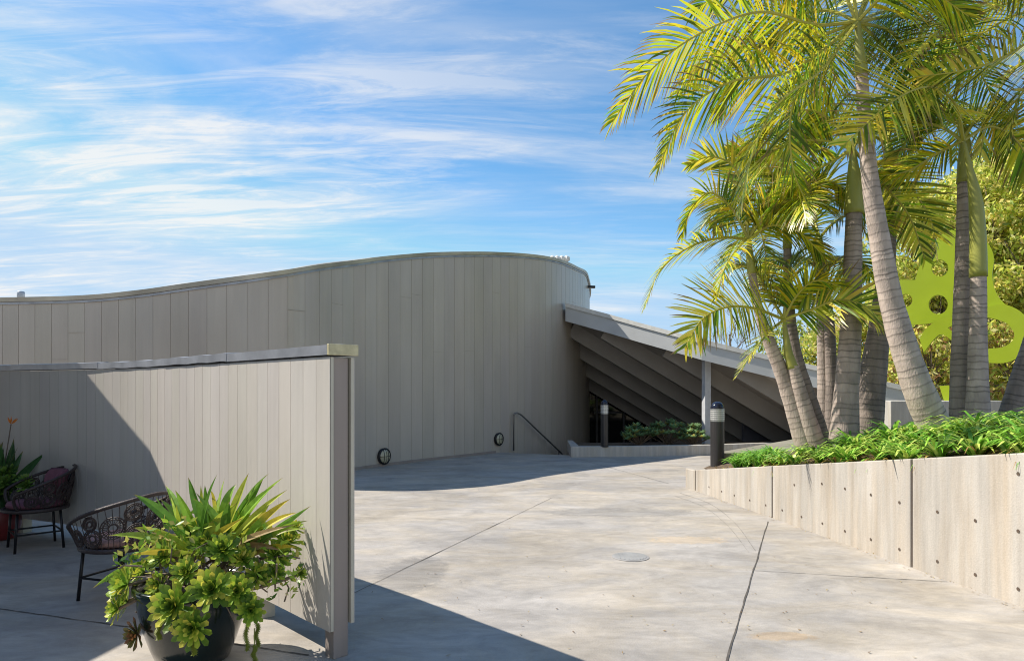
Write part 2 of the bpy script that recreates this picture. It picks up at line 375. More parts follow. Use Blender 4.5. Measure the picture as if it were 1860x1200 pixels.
while s < BC0[-1] - 1:
    for zf in ((.52, .80) if int(s / .335) % 3 else (.36, .66)):
        if random.random() < .16:
            p, d = at_s(BPc0, BC0, s + .1675); n = Vector((d.y, -d.x, 0)); zz = zf * p.z + rnd(-.03, .03); mb.c = (.78, .77, .75); mb.box(Vector((p.x, p.y, zz)) + n * .001, (.315, .008, .005), math.atan2(d.y, d.x))
    s += .335
mb.build('wall', M['siding'], bld, color=True)
def offset(P, d):
    out = []
    for k, p in enumerate(P):
        t = P[min(k + 1, len(P) - 1)] - P[max(k - 1, 0)]; t = Vector((t.x, t.y, 0)).normalized(); out.append(p + Vector((t.y, -t.x, 0)) * d)
    return out
def profile_sweep(mb, P, prof):
    """prof: list of (outward, dz) closed"""
    rings = []
    for k, p in enumerate(P):
        t = P[min(k + 1, len(P) - 1)] - P[max(k - 1, 0)]; t = Vector((t.x, t.y, 0)).normalized(); n = Vector((t.y, -t.x, 0))
        rings.append([mb.V(p + n * a + Vector((0, 0, b))) for a, b in prof])
    m = len(prof)
    for A, B in zip(rings, rings[1:]):
        for j in range(m): q = (j + 1) % m; mb.Fc(A[j], B[j], B[q], A[q])
    mb.Fc(*rings[0]); mb.Fc(*reversed(rings[-1]))
mb = MB(); profile_sweep(mb, BP, [(.045, -.055), (.055, .02), (-.2, .03), (-.2, -.055)]); mb.build('parapet_trim', M['trim'], bld)
mb = MB(); profile_sweep(mb, BP, [(.02, -.10), (.02, -.058), (-.1, -.058), (-.1, -.10)]); mb.build('drip_edge', M['flash'], bld)
mb = MB(); prev = None
for p in offset(BP, -.12):
    if p.y > 27: break
    A = mb.V((p.x, p.y, p.z - .30)); B = mb.V((p.x * .6 - 4, 30.5 + min(0, p.x * .1), p.z - .45))
    if prev: mb.Fc(prev[0], A, B, prev[1])
    prev = (A, B)
mb.build('roof', M['roof'], bld)
mb = MB()
pe = BP[0]; pz = BP[-1]
mb.quad((pe.x, pe.y, -.1), (-18, 31, -.1), (-18, 31, 3.1), (pe.x, pe.y, 3.2)); mb.quad((-18, 31, -.1), (pz.x, pz.y, -.1), (pz.x, pz.y, 4.2), (-18, 31, 3.1))
mb.build('back_wall', M['siding2'], bld)
BPc, BCum = resample(BP, 0)
def wall_at_px(x):
    best = None
    for k in range(3000):
        s = BCum[-1] * k / 3000; p, d = at_s(BP, BCum, s)
        q = CX + F * p.x / p.y
        if q >= x and p.y < 24: return p, d, Vector((d.y, -d.x, 0))
    return None
mb = MB(); lowP = [Vector((p.x, p.y, 0)) for p in BP if -12 < p.x and p.y < 17.1 and p.x < -.35]
profile_sweep(mb, lowP, [(.02, -.05), (.02, .06), (-.02, .06), (-.02, -.05)]); mb.build('base_trim', M['post'], bld)

# wall lamps
def wall_lamp(x, y, r, label):
    p, d, n = wall_at_px(x); z = px(x, y, p.y).z; c = Vector((p.x, p.y, z)) + n * .005; up = Vector((0, 0, 1))
    e = empty('wall_lamp', c, label, 'wall lamp', 'round caged lamps low on the curved wall')
    def ring(mb, r0, o, rr): mb.tube([c + n * o + (d * math.cos(a) + up * math.sin(a)) * r0 for a in [2 * math.pi * k / 28 for k in range(28)]], rr, 8, closed=True)
    mb = MB(); ring(mb, r * .92, .045, .022)
    pts = [(r, 0), (r, .05), (r * .9, .06)]
    rings = [[mb.V(c + n * o + (d * math.cos(2 * math.pi * j / 28) + up * math.sin(2 * math.pi * j / 28)) * q) for j in range(28)] for q, o in pts]
    for A, B in zip(rings, rings[1:]):
        for j in range(28): k = (j + 1) % 28; mb.Fc(A[j], A[k], B[k], B[j])
    mb.build('housing', M['black'], e, smooth=True)
    mb = MB(); rings = []
    for q in range(7):
        a = q / 6 * math.pi / 2; rings.append([mb.V(c + n * (.045 + .06 * math.sin(a)) + (d * math.cos(2 * math.pi * j / 24) + up * math.sin(2 * math.pi * j / 24)) * (r * .88 * max(.02, math.cos(a)))) for j in range(24)])
    for A, B in zip(rings, rings[1:]):
        for j in range(24): k = (j + 1) % 24; mb.Fc(A[j], A[k], B[k], B[j])
    mb.build('lens', M['lamp_glass'], e, smooth=True)
    mb = MB()
    for off in (-.36, 0, .36):
        hw = math.sqrt(1 - off * off) * r * .93
        mb.tube([c + d * off * r + up * hw * math.cos(a) + n * (.045 + .058 * math.sin(a)) for a in [math.pi * k / 10 for k in range(11)]], .0055, 6)
    mb.tube([c + d * r * .93 * math.cos(a) + n * (.045 + .060 * math.sin(a)) for a in [math.pi * k / 10 for k in range(11)]], .0055, 6)
    mb.build('cage', M['black'], e, smooth=True)
wall_lamp(695, 828, .165, 'round caged wall lamp on the curved wall, nearer to the boarded screen')
wall_lamp(904, 797, .155, 'round caged wall lamp on the curved wall beside the handrail')

# roof vents
for k, wh in enumerate(('leftmost', 'second from the left', 'third from the left', 'rightmost')):
    c = px(1003 + k * 8.6, 476, 20.6 + k * .06); e = empty('roof_vent', c, 'white turbine vent, ' + wh + ' of the row of four above the curved parapet', 'roof vent', 'white turbine vents on the roof')
    mb = MB(); mb.lathe(c + Vector((0, 0, -.5)), [(.05, 0), (.05, .48), (.06, .5)], 10); mb.build('pipe', M['white'], e, smooth=True)
    mb = MB(); mb.lathe(c, [(.03, 0), (.085, .04), (.10, .10), (.08, .16), (.02, .20)], 12)
    for j in range(8):
        a = j * math.pi / 4; mb.box(c + Vector((.095 * math.cos(a), .095 * math.sin(a), .1)), (.02, .006, .12), a + .5)
    mb.build('turbine', M['white'], e, smooth=False)
c = px(38, 541, 13.2); e = empty('roof_vent', c, 'grey pipe vent standing alone on the low left end of the roof', 'roof vent')
mb = MB(); mb.lathe(c + Vector((0, 0, -.4)), [(.05, 0), (.05, .42)], 12); mb.build('pipe', M['white'], e, smooth=True)
mb = MB(); mb.lathe(c, [(.066, 0), (.066, .11), (.055, .125)], 14); mb.build('cap', mat('vent_cap', (.35, .38, .42), .5, metal=.3), e, smooth=True)
p = px(1070, 521, 23.2)
e = empty('scupper', p, 'short dark drain spout poking out of the curved wall below the parapet', 'drain spout')
mb = MB(); mb.box(p + Vector((.05, 0, 0)), (.30, .12, .08), .2); mb.build('spout', M['black'], e)
mb = MB(); mb.box(p + Vector((-.10, .0, 0)), (.02, .22, .16), .2); mb.build('flange', M['flash'], e)

# handrail and steps
sd = Vector((.667, .745, 0)); sn = Vector((-.745, .667, 0)); s0 = Vector((.10, 17.35, 0))
e = empty('steps', s0, 'concrete steps going down beside the curved wall behind the handrail', 'steps')
for k in range(6):
    mb = MB(); mb.box(s0 + sd * (.45 + .3 * k) + sn * (-.1) + Vector((0, 0, -.55 - .0875 - .175 * k / 2 - .0)), (.3, 1.3, 1.10 - .175 * (k + 1) ), math.atan2(sd.y, sd.x)); mb.build('step', M['curb'], e)
r0 = gp(933, 818, .02)
e = empty('handrail', r0, 'bent tubular metal handrail sloping down the steps beside the curved wall', 'handrail')
top = px(933, 757, r0.y); end = px(1021, 824, 19.1)
mb = MB(); mb.tube([r0] + spline([top, top + Vector((.02, .01, .07)), top + Vector((.09, .06, .10)), top + Vector((.20, .16, .045))], 5) + [end], .021, 10); mb.build('rail', M['rail'], e, smooth=True)
mb = MB(); mb.tube([end + Vector((-.1, -.1, .07)), end + Vector((-.1, -.1, -.9))], .021, 10); mb.build('lower_post', M['rail'], e, smooth=True)

# ------------------------------------------------------------------ entrance canopy
can = empty('entrance_canopy', (5, 18, 0), 'sloping entrance canopy with pale fascia and deep joists running down from the curved building', 'canopy')
FT = [px(x, y, Y) for x, y, Y in ((1027, 550, 19.55), (1100, 569, 18.85), (1165, 587, 18.2), (1275, 616, 17.2), (1400, 646, 16.6), (1500, 668, 16.1), (1650, 702, 15.5))]
D = Vector((5, 0, -3.0)); dirF = (FT[0] - FT[3]).normalized()
F0 = FT[0] + dirF * 9.5; F00 = FT[0] + dirF * .3
def fascia_drop(mb, P, dz0, dz1, thick):
    for a, b in zip(P, P[1:]):
        o = Vector((.3, 1, 0)).normalized() * thick
        A = [a + Vector((0, 0, dz0)), b + Vector((0, 0, dz0)), b + Vector((0, 0, dz1)), a + Vector((0, 0, dz1))]
        i = [mb.V(q) for q in A] + [mb.V(q + o) for q in A]
        for f in ((3, 2, 1, 0), (4, 5, 6, 7), (0, 1, 5, 4), (2, 3, 7, 6)): mb.Fc(*[i[k] for k in f])
    a, b = P[0], P[-1]
    mb.quad(b + Vector((0, 0, dz0)), b + o + Vector((0, 0, dz0)), b + o + Vector((0, 0, dz1)), b + Vector((0, 0, dz1)))
mb = MB(); fascia_drop(mb, FT, -.11, -.52, .08); mb.build('fascia', M['fascia'], can)
mb = MB(); fascia_drop(mb, [p + Vector((-.01, -.035, 0)) for p in FT], 0, -.113, .3); mb.build('gutter_edge', mat('pale_edge', (.62, .61, .57), .5), can)
mb = MB()
RP = [F0, F00] + FT
def start_at(p): return p + D * max(0, (p.z - 3.95) / 3.0)
for a, b in zip(RP, RP[1:]):
    def dn(p): return p + D * max(.02, (p.z + .9) / 3.0)
    o = Vector((.06, .10, -.05)); A = [start_at(a) + o, start_at(b) + o, dn(b), dn(a)]; B = [q + Vector((0, 0, -.10)) for q in A]
    mb.quad(*A); mb.quad(*reversed(B)); mb.quad(A[2], A[3], B[3], B[2])
mb.build('roof', M['joist'], can)
L_ = 0; cumF = [0]
for a, b in zip(RP, RP[1:]): cumF.append(cumF[-1] + (b - a).length)
def along(s):
    for k in range(len(RP) - 1):
        if s <= cumF[k + 1]: return RP[k].lerp(RP[k + 1], (s - cumF[k]) / (cumF[k + 1] - cumF[k]))
    return RP[-1]
dn_ = D.normalized(); sidev = Vector((0, 1, 0)); upv = sidev.cross(dn_)
if upv.z < 0: upv = -upv
s = cumF[1] - 1.75 * 4 + .35
while s < cumF[-1] - .5:
    p = start_at(along(s)) + Vector((.50, .20, -.30 - .13)); ln = D.length * max(.05, (p.z + .75) / 3.0)
    mb = MB(); mb.box(p + dn_ * ln / 2 - upv * .20, (ln, .13, .42), axes=(dn_, sidev, upv)); mb.build('joist', M['joist'], can); s += 1.95
pp = gp(1283, 803, .2); pt = px(1283, 645, pp.y)
mb = MB(); mb.box(((pp.x), pp.y, (pp.z + pt.z) / 2 + .02), (.17, .17, pt.z - pp.z + .15), .25); mb.build('post', mat('post_paint', (.5, .51, .53), .5), can, bevel=.006)

ent = empty('entrance_building', (6, 24.2, -1.1), 'dark glazed entrance front in the shade under the canopy', 'entrance')
def planez(x, y):
    n = (FT[3] - FT[0]).cross(D); return FT[0].z - (n.x * (x - FT[0].x) + n.y * (y - FT[0].y)) / n.z
x0, x1, yy = 2.75, 12.6, 24.2
mb = MB(); n = 24
for k in range(n):
    a = x0 + (x1 - x0) * k / n; b = x0 + (x1 - x0) * (k + 1) / n
    za = max(-1.0, planez(a, yy) - .2); zb = max(-1.0, planez(b, yy) - .2)
    mb.quad((a, yy, -1.1), (b, yy, -1.1), (b, yy, zb), (a, yy, za))
mb.build('glass', M['glass'], ent)
for k, x in enumerate((3.0, 3.95, 4.9, 5.85, 6.8, 7.75)):
    zt = planez(x, yy) - .25
    if zt > -.9: mb = MB(); mb.box((x, yy - .04, (zt - 1.1) / 2), (.07, .06, zt + 1.1)); mb.build('mullion', M['dark'], ent)
mb = MB(); mb.box((4.4, yy - .05, .75), (3.0, .05, .07)); mb.build('transom', M['dark'], ent)
for x in (4.76, 5.04): mb = MB(); mb.tube([(x, yy - .09, .0), (x, yy - .09, .42)], .014, 8); mb.build('door_handle', M['steel'], ent)
mb = MB(); w0 = px(1355, 765, 20.0); mb.box((w0.x + 1.4, 20.0, -.2), (3.0, .15, 1.9)); mb.build('low_wall', mat('slate_wall', (.10, .10, .12), .7), ent)

# low curb and bed in front of the canopy
cur = empty('low_curb', (4, 16.2, 0), 'low concrete curb edging the shaded bed under the canopy', 'curb')
CP = [gp(1037, 830), gp(1150, 829), gp(1285, 826.5), gp(1400, 822), gp(1500, 819)]
mb = MB(); pts = [(p.x, p.y) for p in CP] + [(p.x, p.y + .2) for p in reversed(CP)]
mb.prism(pts, -.02, .245)
mb.build('curb_face', M['curb'], cur, bevel=.008)
mb = MB(); mb.prism([(1.385, 16.2), (1.58, 16.2), (1.58, 17.9), (1.45, 17.9)], -.02, .243); mb.build('curb_return', M['curb'], cur)
mb = MB(); mb.prism([(1.59, 16.15), (4.7, 16.65), (7.2, 17.6), (11, 19.1), (5.2, 18.3), (1.59, 17.9)], -.03, .17); tag(mb.build('bed_soil', M['soil']), kind='structure')

# ------------------------------------------------------------------ bollards
def bollard(c, h, r, label):
    e = empty('light_bollard', c, label, 'bollard', 'bollard lights by the paving')
    mb = MB(); mb.lathe(c, [(r, 0), (r, h * .70), (r * .98, h * .705)], 24); mb.build('post', mat('bollard_post', (.035, .032, .032), .32, var=.25, scale=14, stretch=(1, 1, .1)), e, smooth=False)
    mb = MB(); mb.lathe(c, [(r * 1.02, h * .70), (r * 1.02, h * .89), (r * .95, h * .895)], 24)
    mb.build('light_band', M['steel'], e)
    mb = MB()
    for k in range(5): mb.lathe(c + Vector((0, 0, h * (.735 + k * .03))), [(r * 1.0, 0), (r * 1.035, .002), (r * 1.035, .008), (r * 1.0, .010)], 24)
    mb.build('louvre', M['white'], e)
    mb = MB(); mb.lathe(c, [(r, h * .893), (r * .99, h * .91), (r * .9, h * .945), (r * .68, h * .975), (r * .35, h * .993), (.005, h)], 24); mb.build('dome_cap', M['dome'], e, smooth=True)
    mb = MB(); mb.lathe(c, [(r * 1.15, 0), (r * 1.15, .012), (r * 1.05, .02)], 24); mb.build('base_ring', M['black'], e)
bollard(px(1303, 849, 10.95), 1.06, .108, 'black bollard light with pale band on the tapering tip of the tall planter wall')
bollard(px(1098, 811, 16.0), 1.10, .088, 'slim bollard light standing on the low curb in front of the dark entrance')

# ------------------------------------------------------------------ concrete planter wall
def xw(Y): return 2.87 + (10.72 - Y) * .1510
def ztop(Y): return .32 + (10.72 - Y) * .1412
pl = empty('planter_wall', (3.4, 7, 0), 'board marked concrete planter wall rising towards the viewer on the right', 'retaining wall')
def panel(Ya, Yb, name='wall_panel', gap=.012):
    Ya -= gap; Yb += gap
    mb = MB(); n = max(2, int((Ya - Yb) / .3)); o = .22
    L0 = [Ya + (Yb - Ya) * k / n for k in range(n + 1)]
    pts = [(xw(y), y) for y in L0] + [(xw(y) + o, y + .03) for y in reversed(L0)]
    zt = [ztop(y) for y in L0] + [ztop(y) for y in reversed(L0)]
    mb.prism(pts, -.05, zt); return mb.build(name, M['wallc'], pl, bevel=.010)
for a, b in ((10.70, 8.44), (8.44, 6.10), (6.10, 3.76), (3.76, 1.4)): panel(a, b)
mb = MB(); e0 = px(1245, 852, 11.05); e1 = gp(1262, 890)
mb.prism([(e1.x, 10.715), (xw(10.9) - .05, 10.98), (xw(10.9) - .05 + .06, 11.14), (e1.x + .22, 11.14), (e1.x + .22, 10.745)], -.05, .315); mb.build('wall_end', M['wallc'], pl, bevel=.012)
mb = MB(); mb.prism([(e1.x + .2, 10.94), (e1.x + .2, 11.16), (11, 14.2), (11, 13.98)], -.05, [.314, .314, .5, .5]); mb.build('rear_wall', M['wallc'], pl)
for y in (10.70, 8.44, 6.10, 3.76):
    mb = MB(); mb.box((xw(y) + .12, y, (ztop(y) - .01) / 2), (.20, .026, ztop(y) - .02), math.atan2(-1, .151) + math.pi / 2); mb.build('joint_filler', M['rust'], pl)
hole = mat('tie_hole_dark', (.10, .07, .05), .9)
def tie(x, y):
    # intersection of the pixel ray with the wall plane
    k = (x - CX) / F; Y = (2.87 + 10.72 * .151) / (k + .151); p = px(x, y, Y); n = Vector((-1, -.151, 0)).normalized(); t = Vector((-.151, 1, 0)).normalized(); up = Vector((0, 0, 1))
    mb = MB(); i = [mb.V(p + n * .0025 + (t * math.cos(a) + up * math.sin(a)) * .0105) for a in [2 * math.pi * q / 12 for q in range(12)]]
    j = [mb.V(p + n * .004 + (t * math.cos(a) + up * math.sin(a)) * .014) for a in [2 * math.pi * q / 12 for q in range(12)]]
    mb.Fc(*i)
    for q in range(12): r = (q + 1) % 12; mb.Fc(i[q], i[r], j[r], j[q])
    mb.build('tie_hole', hole, pl)
for x, y in ((1288, 884), (1311, 892), (1334, 899), (1362, 908), (1391, 917), (1443, 880), (1493, 878), (1535, 887), (1582, 898), (1634, 912), (1421, 926), (1456, 938), (1494, 950),
             (1535, 964), (1582, 979), (1634, 997), (1703, 929), (1772, 945), (1850, 860), (1703, 1019), (1772, 1043), (1850, 964), (1850, 1069)): tie(x, y)

def soilz(x, y):
    dx = max(0, x - xw(y) - .2); return ztop(y) - .05 + .42 * (1 - math.exp(-dx / .9)) if y < 10.9 else .27 + .42 * (1 - math.exp(-dx / .9))
mb = MB(); ny, nx = 44, 26; g = []
for a in range(ny + 1):
    y = 1.6 + (11.0 - 1.6) * a / ny; row = []
    for b in range(nx + 1):
        x = xw(y) + .2 + 8.5 * (b / nx) ** 1.6; row.append(mb.V((x, y, soilz(x, y) + .02 * math.sin(x * 7 + y * 5))))
    g.append(row)
for a in range(ny):
    for b in range(nx): mb.Fc(g[a][b], g[a][b + 1], g[a + 1][b + 1], g[a + 1][b])
tag(mb.build('planter_soil', M['soil'], smooth=True), kind='structure')
mb = MB(); mb.prism([(3.2, 11.0), (11.4, 11.0), (30, 1.6), (40, 30), (13.5, 30), (11.2, 19), (8.2, 16.6)], -.05, [.55, .75, .75, .9, .9, .8, .6]); tag(mb.build('rear_bank', M['earth']), kind='structure')

# ------------------------------------------------------------------ boarded screen wall
SW = [(-1.12, 4.20), (-1.8, 4.90), (-2.84, 5.95), (-3.75, 6.78), (-4.7, 7.42), (-6.0, 8.0), (-7.6, 8.35), (-9.5, 8.5)]
SP = spline([(x * .953, y * .953, 1.786) for x, y in SW], 12)
scr = empty('boarded_screen', (-1.2, 4.3, 0), 'low curved screen of vertical cream boards with a metal cap and a taupe end post', 'screen wall')
mb = board_wall(SP, .17, lambda p: p.z, .166, .005, .0035, -1, .025)
mb.build('front_boards', M['siding2'], scr, color=True)
TH = .165
SB = offset(SP, TH)
mb = board_wall(SB, .19, lambda p: p.z, .166, .005, .0035, 1, .025); mb.build('rear_boards', M['siding2'], scr, color=True)
# edge faces of the two skins at the near end + inner faces
t0 = Vector((SP[1] - SP[0])); t0.z = 0; t0.normalize(); n0 = Vector((t0.y, -t0.x, 0))     # n0 points to the right side
def skin(mb, P, d0, d1, zb, zt): profile_sweep(mb, [Vector((p.x, p.y, 0)) for p in P], [(d0, zb), (d0, zt), (d1, zt), (d1, zb)])
mb = MB(); skin(mb, SP, .0055, .024, .171, 1.784); mb.build('front_backing', M['cream'], scr)
mb = MB(); skin(mb, SP, TH - .024, TH - .0055, .191, 1.784); mb.build('rear_backing', M['cream'], scr)
ang = math.atan2(t0.y, t0.x)
mb = MB(); c = Vector((SP[0].x, SP[0].y, 0)) + t0 * .062 + n0 * (TH / 2 - .004); mb.box(c + Vector((0, 0, .89)), (.10, .096, 1.78), ang); mb.build('end_post', M['post'], scr, bevel=.003)
cs = [0]
for a, b in zip(SP, SP[1:]): cs.append(cs[-1] + (b - a).length)
for s in (1.05, 2.6, 4.15, 5.7, 7.3):
    p, d = at_s(SP, cs, s); c = Vector((p.x, p.y, 0)) + Vector((d.y, -d.x, 0)) * TH / 2; mb = MB(); mb.box(c + Vector((0, 0, .88)), (.1, .10, 1.76), math.atan2(d.y, d.x)); mb.build('post', M['cream'], scr)
# cap flashing in overlapping lengths
s = .0; k = 0
capP = [Vector((p.x, p.y, 0)) for p in SP]; 
lens = [1.45, .0, 1.5, 1.4, 1.5, 1.5, 1.5, 1.5]
s = .012
for k, ln in enumerate([1.48, 1.30, 1.45, 1.5, 1.5, 1.6, 1.2]):
    a, b = s, min(cs[-1], s + ln + .03); n = 14; P = []
    for q in range(n + 1):
        p, d = at_s(SP, cs, a + (b - a) * q / n); P.append(Vector((p.x, p.y, .004 * (k % 2) + (.003 * math.sin(q * 1.3) if k in (1, 2) else 0))))
    mb = MB(); out = .012 + .003 * (k % 2)
    profile_sweep(mb, P, [(-out, 1.797), (-out - .003, 1.856), (TH / 2, 1.866), (TH + out, 1.855), (TH + out, 1.797), (TH + out - .003, 1.797), (TH + out - .003, 1.850), (TH / 2, 1.860), (-out + .001, 1.851), (-out + .003, 1.797)])
    mb.build('cap_flashing', M['flash'], scr); s += ln
mb = MB(); c = Vector((SP[0].x, SP[0].y, 1.828)) + n0 * TH / 2 - t0 * .006; mb.box(c, (.022, TH + .034, .066), ang); mb.build('end_cap', M['brass'], scr, bevel=.003)

# patio roof outside the frame that shades the terrace
pr = empty('patio_roof', (-8, 5, 0), 'flat patio roof on square posts shading the terrace chairs', 'patio roof')
edge = [(-7.8, 9.3), (-6.40, 8.10), (-5.95, 7.55), (-5.4, 6.75), (-5.35, 5.6), (-5.55, 4.3), (-5.7, 2.6), (-5.2, -.5), (-4.2, -2.0), (-4.1, -3.2)]
mb = MB(); mb.prism(edge + [(-14, -3.2), (-14, 9.3)], 3.2, 3.38); mb.build('roof', mat('dark_stained_roof', (.10, .085, .07), .8), pr)
for x, y in ((-7.6, 6.9), (-7.2, 3.6), (-13, 7.4), (-13, 1)): mb = MB(); mb.box((x, y, 1.6), (.14, .14, 3.2)); mb.build('post', M['post'], pr)

hs_ = empty('occluder_house', (-7, -3, 0), 'plain unseen single storey house added under the patio roof to block sky light', 'house')  # unseen house added out of frame to keep sky light off the terrace
mb = MB(); mb.prism([(-14, 3), (-14, -9), (-4, -9), (-4, -3.2), (-7.55, -3.2), (-7.55, 3)], 0, 3.16); mb.build('wall', mat('occluder_wall', (.16, .15, .145), .8), hs_)
for y in (-1.6, 1.2): mb = MB(); mb.box((-7.54, y, 1.3), (.05, 2.2, 2.2)); mb.build('window', M['glass'], hs_)

# ------------------------------------------------------------------ palms
def hsv_leaf(kind):
    if kind == 'yellow': c = (rnd(.68, .90), rnd(.64, .80), rnd(.05, .14))
    elif kind == 'lime': c = (rnd(.50, .78), rnd(.52, .70), rnd(.02, .05))
    elif kind == 'green': c = (rnd(.22, .42), rnd(.32, .48), rnd(.02, .04))
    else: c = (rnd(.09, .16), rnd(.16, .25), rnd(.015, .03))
    return c
def frond(parent, pts, roll=0.5, n=46, Lmax=.62, kind='lime', droop=1.0, width=.027, wf=1.0, fan=0):
    n = int(n * 1.3); Lmax *= 1.22
    """pinnate leaf along a rachis path; leaflets in two ranks, drooping"""
    P = spline(pts, 10); m = len(P); mb = MB(); mb.m = 1; mb.c = (1.9, 1.6, .9)
    mb.tube(P, [.020 * (1 - .85 * k / (m - 1)) + .002 for k in range(m)], 5)
    cum = [0]
    for a, b in zip(P, P[1:]): cum.append(cum[-1] + (b - a).length)
    T = cum[-1]; mb.m = 0; bk = random.choice((0, 0, .1, .25))
    for i in range(n):
        u = .14 + .86 * (i + rnd(-.2, .2)) / (n - 1); u = min(.995, max(.12, u)); s = u * T
        k = 0
        while k < m - 2 and cum[k + 1] < s: k += 1
        p = P[k].lerp(P[k + 1], (s - cum[k]) / max(1e-6, cum[k + 1] - cum[k])); t = (P[min(k + 2, m - 1)] - P[max(k - 1, 0)]).normalized()
        side = t.cross(Vector((0, 0, 1)));
        if side.length < .15: side = t.cross(Vector((0, 1, 0)))
        side.normalize(); nor = side.cross(t).normalized()
        q = Quaternion(t, roll); side = q @ side; nor = q @ nor
        Lf = Lmax * (.45 + .55 * math.sin(math.pi * min(1, (u * .92 + .12)) ** .9)) * (1 if u < .8 else 1 - (u - .8) * 1.8) * rnd(.86, 1.06)
        for sg in (-1, 1):
            if random.random() < .05: continue
            if random.random() < .07: al_j = rnd(-.5, .5)
            else: al_j = 0
            al = R(18 + 42 * u + rnd(-7, 7)) + al_j; lift = rnd(.05, .30)
            d = (side * sg * math.cos(al) + t * math.sin(al) + nor * lift).normalized()
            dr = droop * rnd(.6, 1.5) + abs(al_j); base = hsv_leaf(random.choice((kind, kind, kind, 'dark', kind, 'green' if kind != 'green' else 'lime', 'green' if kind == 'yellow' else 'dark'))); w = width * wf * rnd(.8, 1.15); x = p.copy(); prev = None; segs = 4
            wv = d.cross(nor).normalized(); tipb = random.random() < .25 + bk
            for j in range(segs + 1):
                f = j / segs; ww = w * (.55 + .9 * f) if f < .3 else w * (.95 * (1 - f) ** .6 + .05)
                mb.c = tuple(b_ * (1 - .0 * f) for b_ in base) if not (tipb and f > .74) else (.30, .20, .08)
                L1 = mb.V(x + wv * ww / 2); L2 = mb.V(x - wv * ww / 2)
                if prev: mb.Fc(prev[0], prev[1], L2, L1)
                prev = (L1, L2)
                d = (d + Vector((0, 0, -1)) * (.10 + .16 * f) * dr).normalized(); x = x + d * Lf / segs
    return mb.build('frond', [M['frond'], M['shaft']], parent, color=True)

def auto_frond(parent, c, az, el, L, roll, kind, sag=1.0, n=46, Lm=.52):
    """rachis leaving c at azimuth az / elevation el and arching under its weight"""
    d = Vector((math.cos(az) * math.cos(el), math.sin(az) * math.cos(el), math.sin(el))); p = Vector(c); pts = [p.copy()]
    for k in range(6): p = p + d * L / 6; pts.append(p.copy()); d = (d + Vector((0, 0, -1)) * .30 * sag * (1 + k * .14)).normalized()
    return frond(parent, pts, roll, n, Lm, kind, droop=rnd(.5, 1.1))

def palm(name, base_z, path, label, shaft=None, fronds=(), auto=(), group='king palms in the planter', rings=.085, light=1.0):
    """path: (px, py, Y, radius) from the ground up"""
    P = [px(x, y, Y) for x, y, Y, r in path]; base = Vector((P[0].x, P[0].y, P[0].z))
    e = empty(name, base, label, 'palm tree', group)
    pts = spline(P, 14); rs = []
    rad = spline([(r * .90, 0, 0) for *_, r in path], 14); cum = [0]
    for a, b in zip(pts, pts[1:]): cum.append(cum[-1] + (b - a).length)
    # refine along length for leaf-scar rings
    N_ = int(cum[-1] / .014); Q = []; RR = []; rg = 0; nxt = 0; cols = []
    for k in range(N_ + 1):
        s = cum[-1] * k / N_; p, d = at3(pts, cum, s); r = radat(rad, cum, s)
        if s >= nxt: nxt = s + rings * rnd(.5, 1.4) * (1.2 - .5 * s / cum[-1]); hit = 1; shade = rnd(.86, 1.1)
        else: hit = 0
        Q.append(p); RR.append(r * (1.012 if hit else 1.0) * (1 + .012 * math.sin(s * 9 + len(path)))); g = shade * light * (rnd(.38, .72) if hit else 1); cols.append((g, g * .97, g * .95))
    mb = MB(); up = Vector((1, 0, 0)); prev = None
    for p, r, cc, k in zip(Q, RR, cols, range(len(Q))):
        t = (Q[min(k + 1, len(Q) - 1)] - Q[max(k - 1, 0)]).normalized(); a = (up - t * up.dot(t)).normalized(); b = t.cross(a); mb.c = cc
        ring = [mb.V(p + (a * math.cos(2 * math.pi * j / 16) + b * math.sin(2 * math.pi * j / 16)) * r + Vector((0, 0, .006 * math.sin(j * 1.7 + k * .3)))) for j in range(16)]
        if prev:
            for j in range(16): q = (j + 1) % 16; mb.Fc(prev[j], prev[q], ring[q], ring[j])
        prev = ring
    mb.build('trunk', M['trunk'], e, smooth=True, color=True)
    top = P[-1]
    if shaft:
        SPn = [px(x, y, Y) for x, y, Y, r in shaft]; sp_ = spline(SPn, 6); rr = spline([(r, 0, 0) for *_, r in shaft], 6)
        mb = MB()
        for k in range(1): pass
        mb.c = shaft_col.get(label[:6], (1.35, 1.25, 1)); mb.tube(sp_, [r.x for r in rr], 14); mb.build('crownshaft', M['shaft'], e, smooth=True, color=True); top = SPn[-1]
    for f in fronds:
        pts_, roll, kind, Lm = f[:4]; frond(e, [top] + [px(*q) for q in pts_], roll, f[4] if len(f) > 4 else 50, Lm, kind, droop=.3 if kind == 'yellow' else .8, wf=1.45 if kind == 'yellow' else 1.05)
    for az, el, L, kind in auto[::2] + auto[1:2]: auto_frond(e, top + Vector((0, 0, rnd(-.04, .02))), R(az), R(el), L, R(rnd(-40, 40)), kind)
    return e
shaft_col = {}
def at3(P, cum, s):
    k = 0
    lo, hi = 0, len(cum) - 1
    while hi - lo > 1:
        m_ = (lo + hi) // 2
        if cum[m_] <= s: lo = m_
        else: hi = m_
    t = (s - cum[lo]) / max(1e-9, cum[hi] - cum[lo]); return P[lo].lerp(P[hi], t), (P[hi] - P[lo])
def radat(rad, cum, s): return at3(rad, cum, s)[0].x

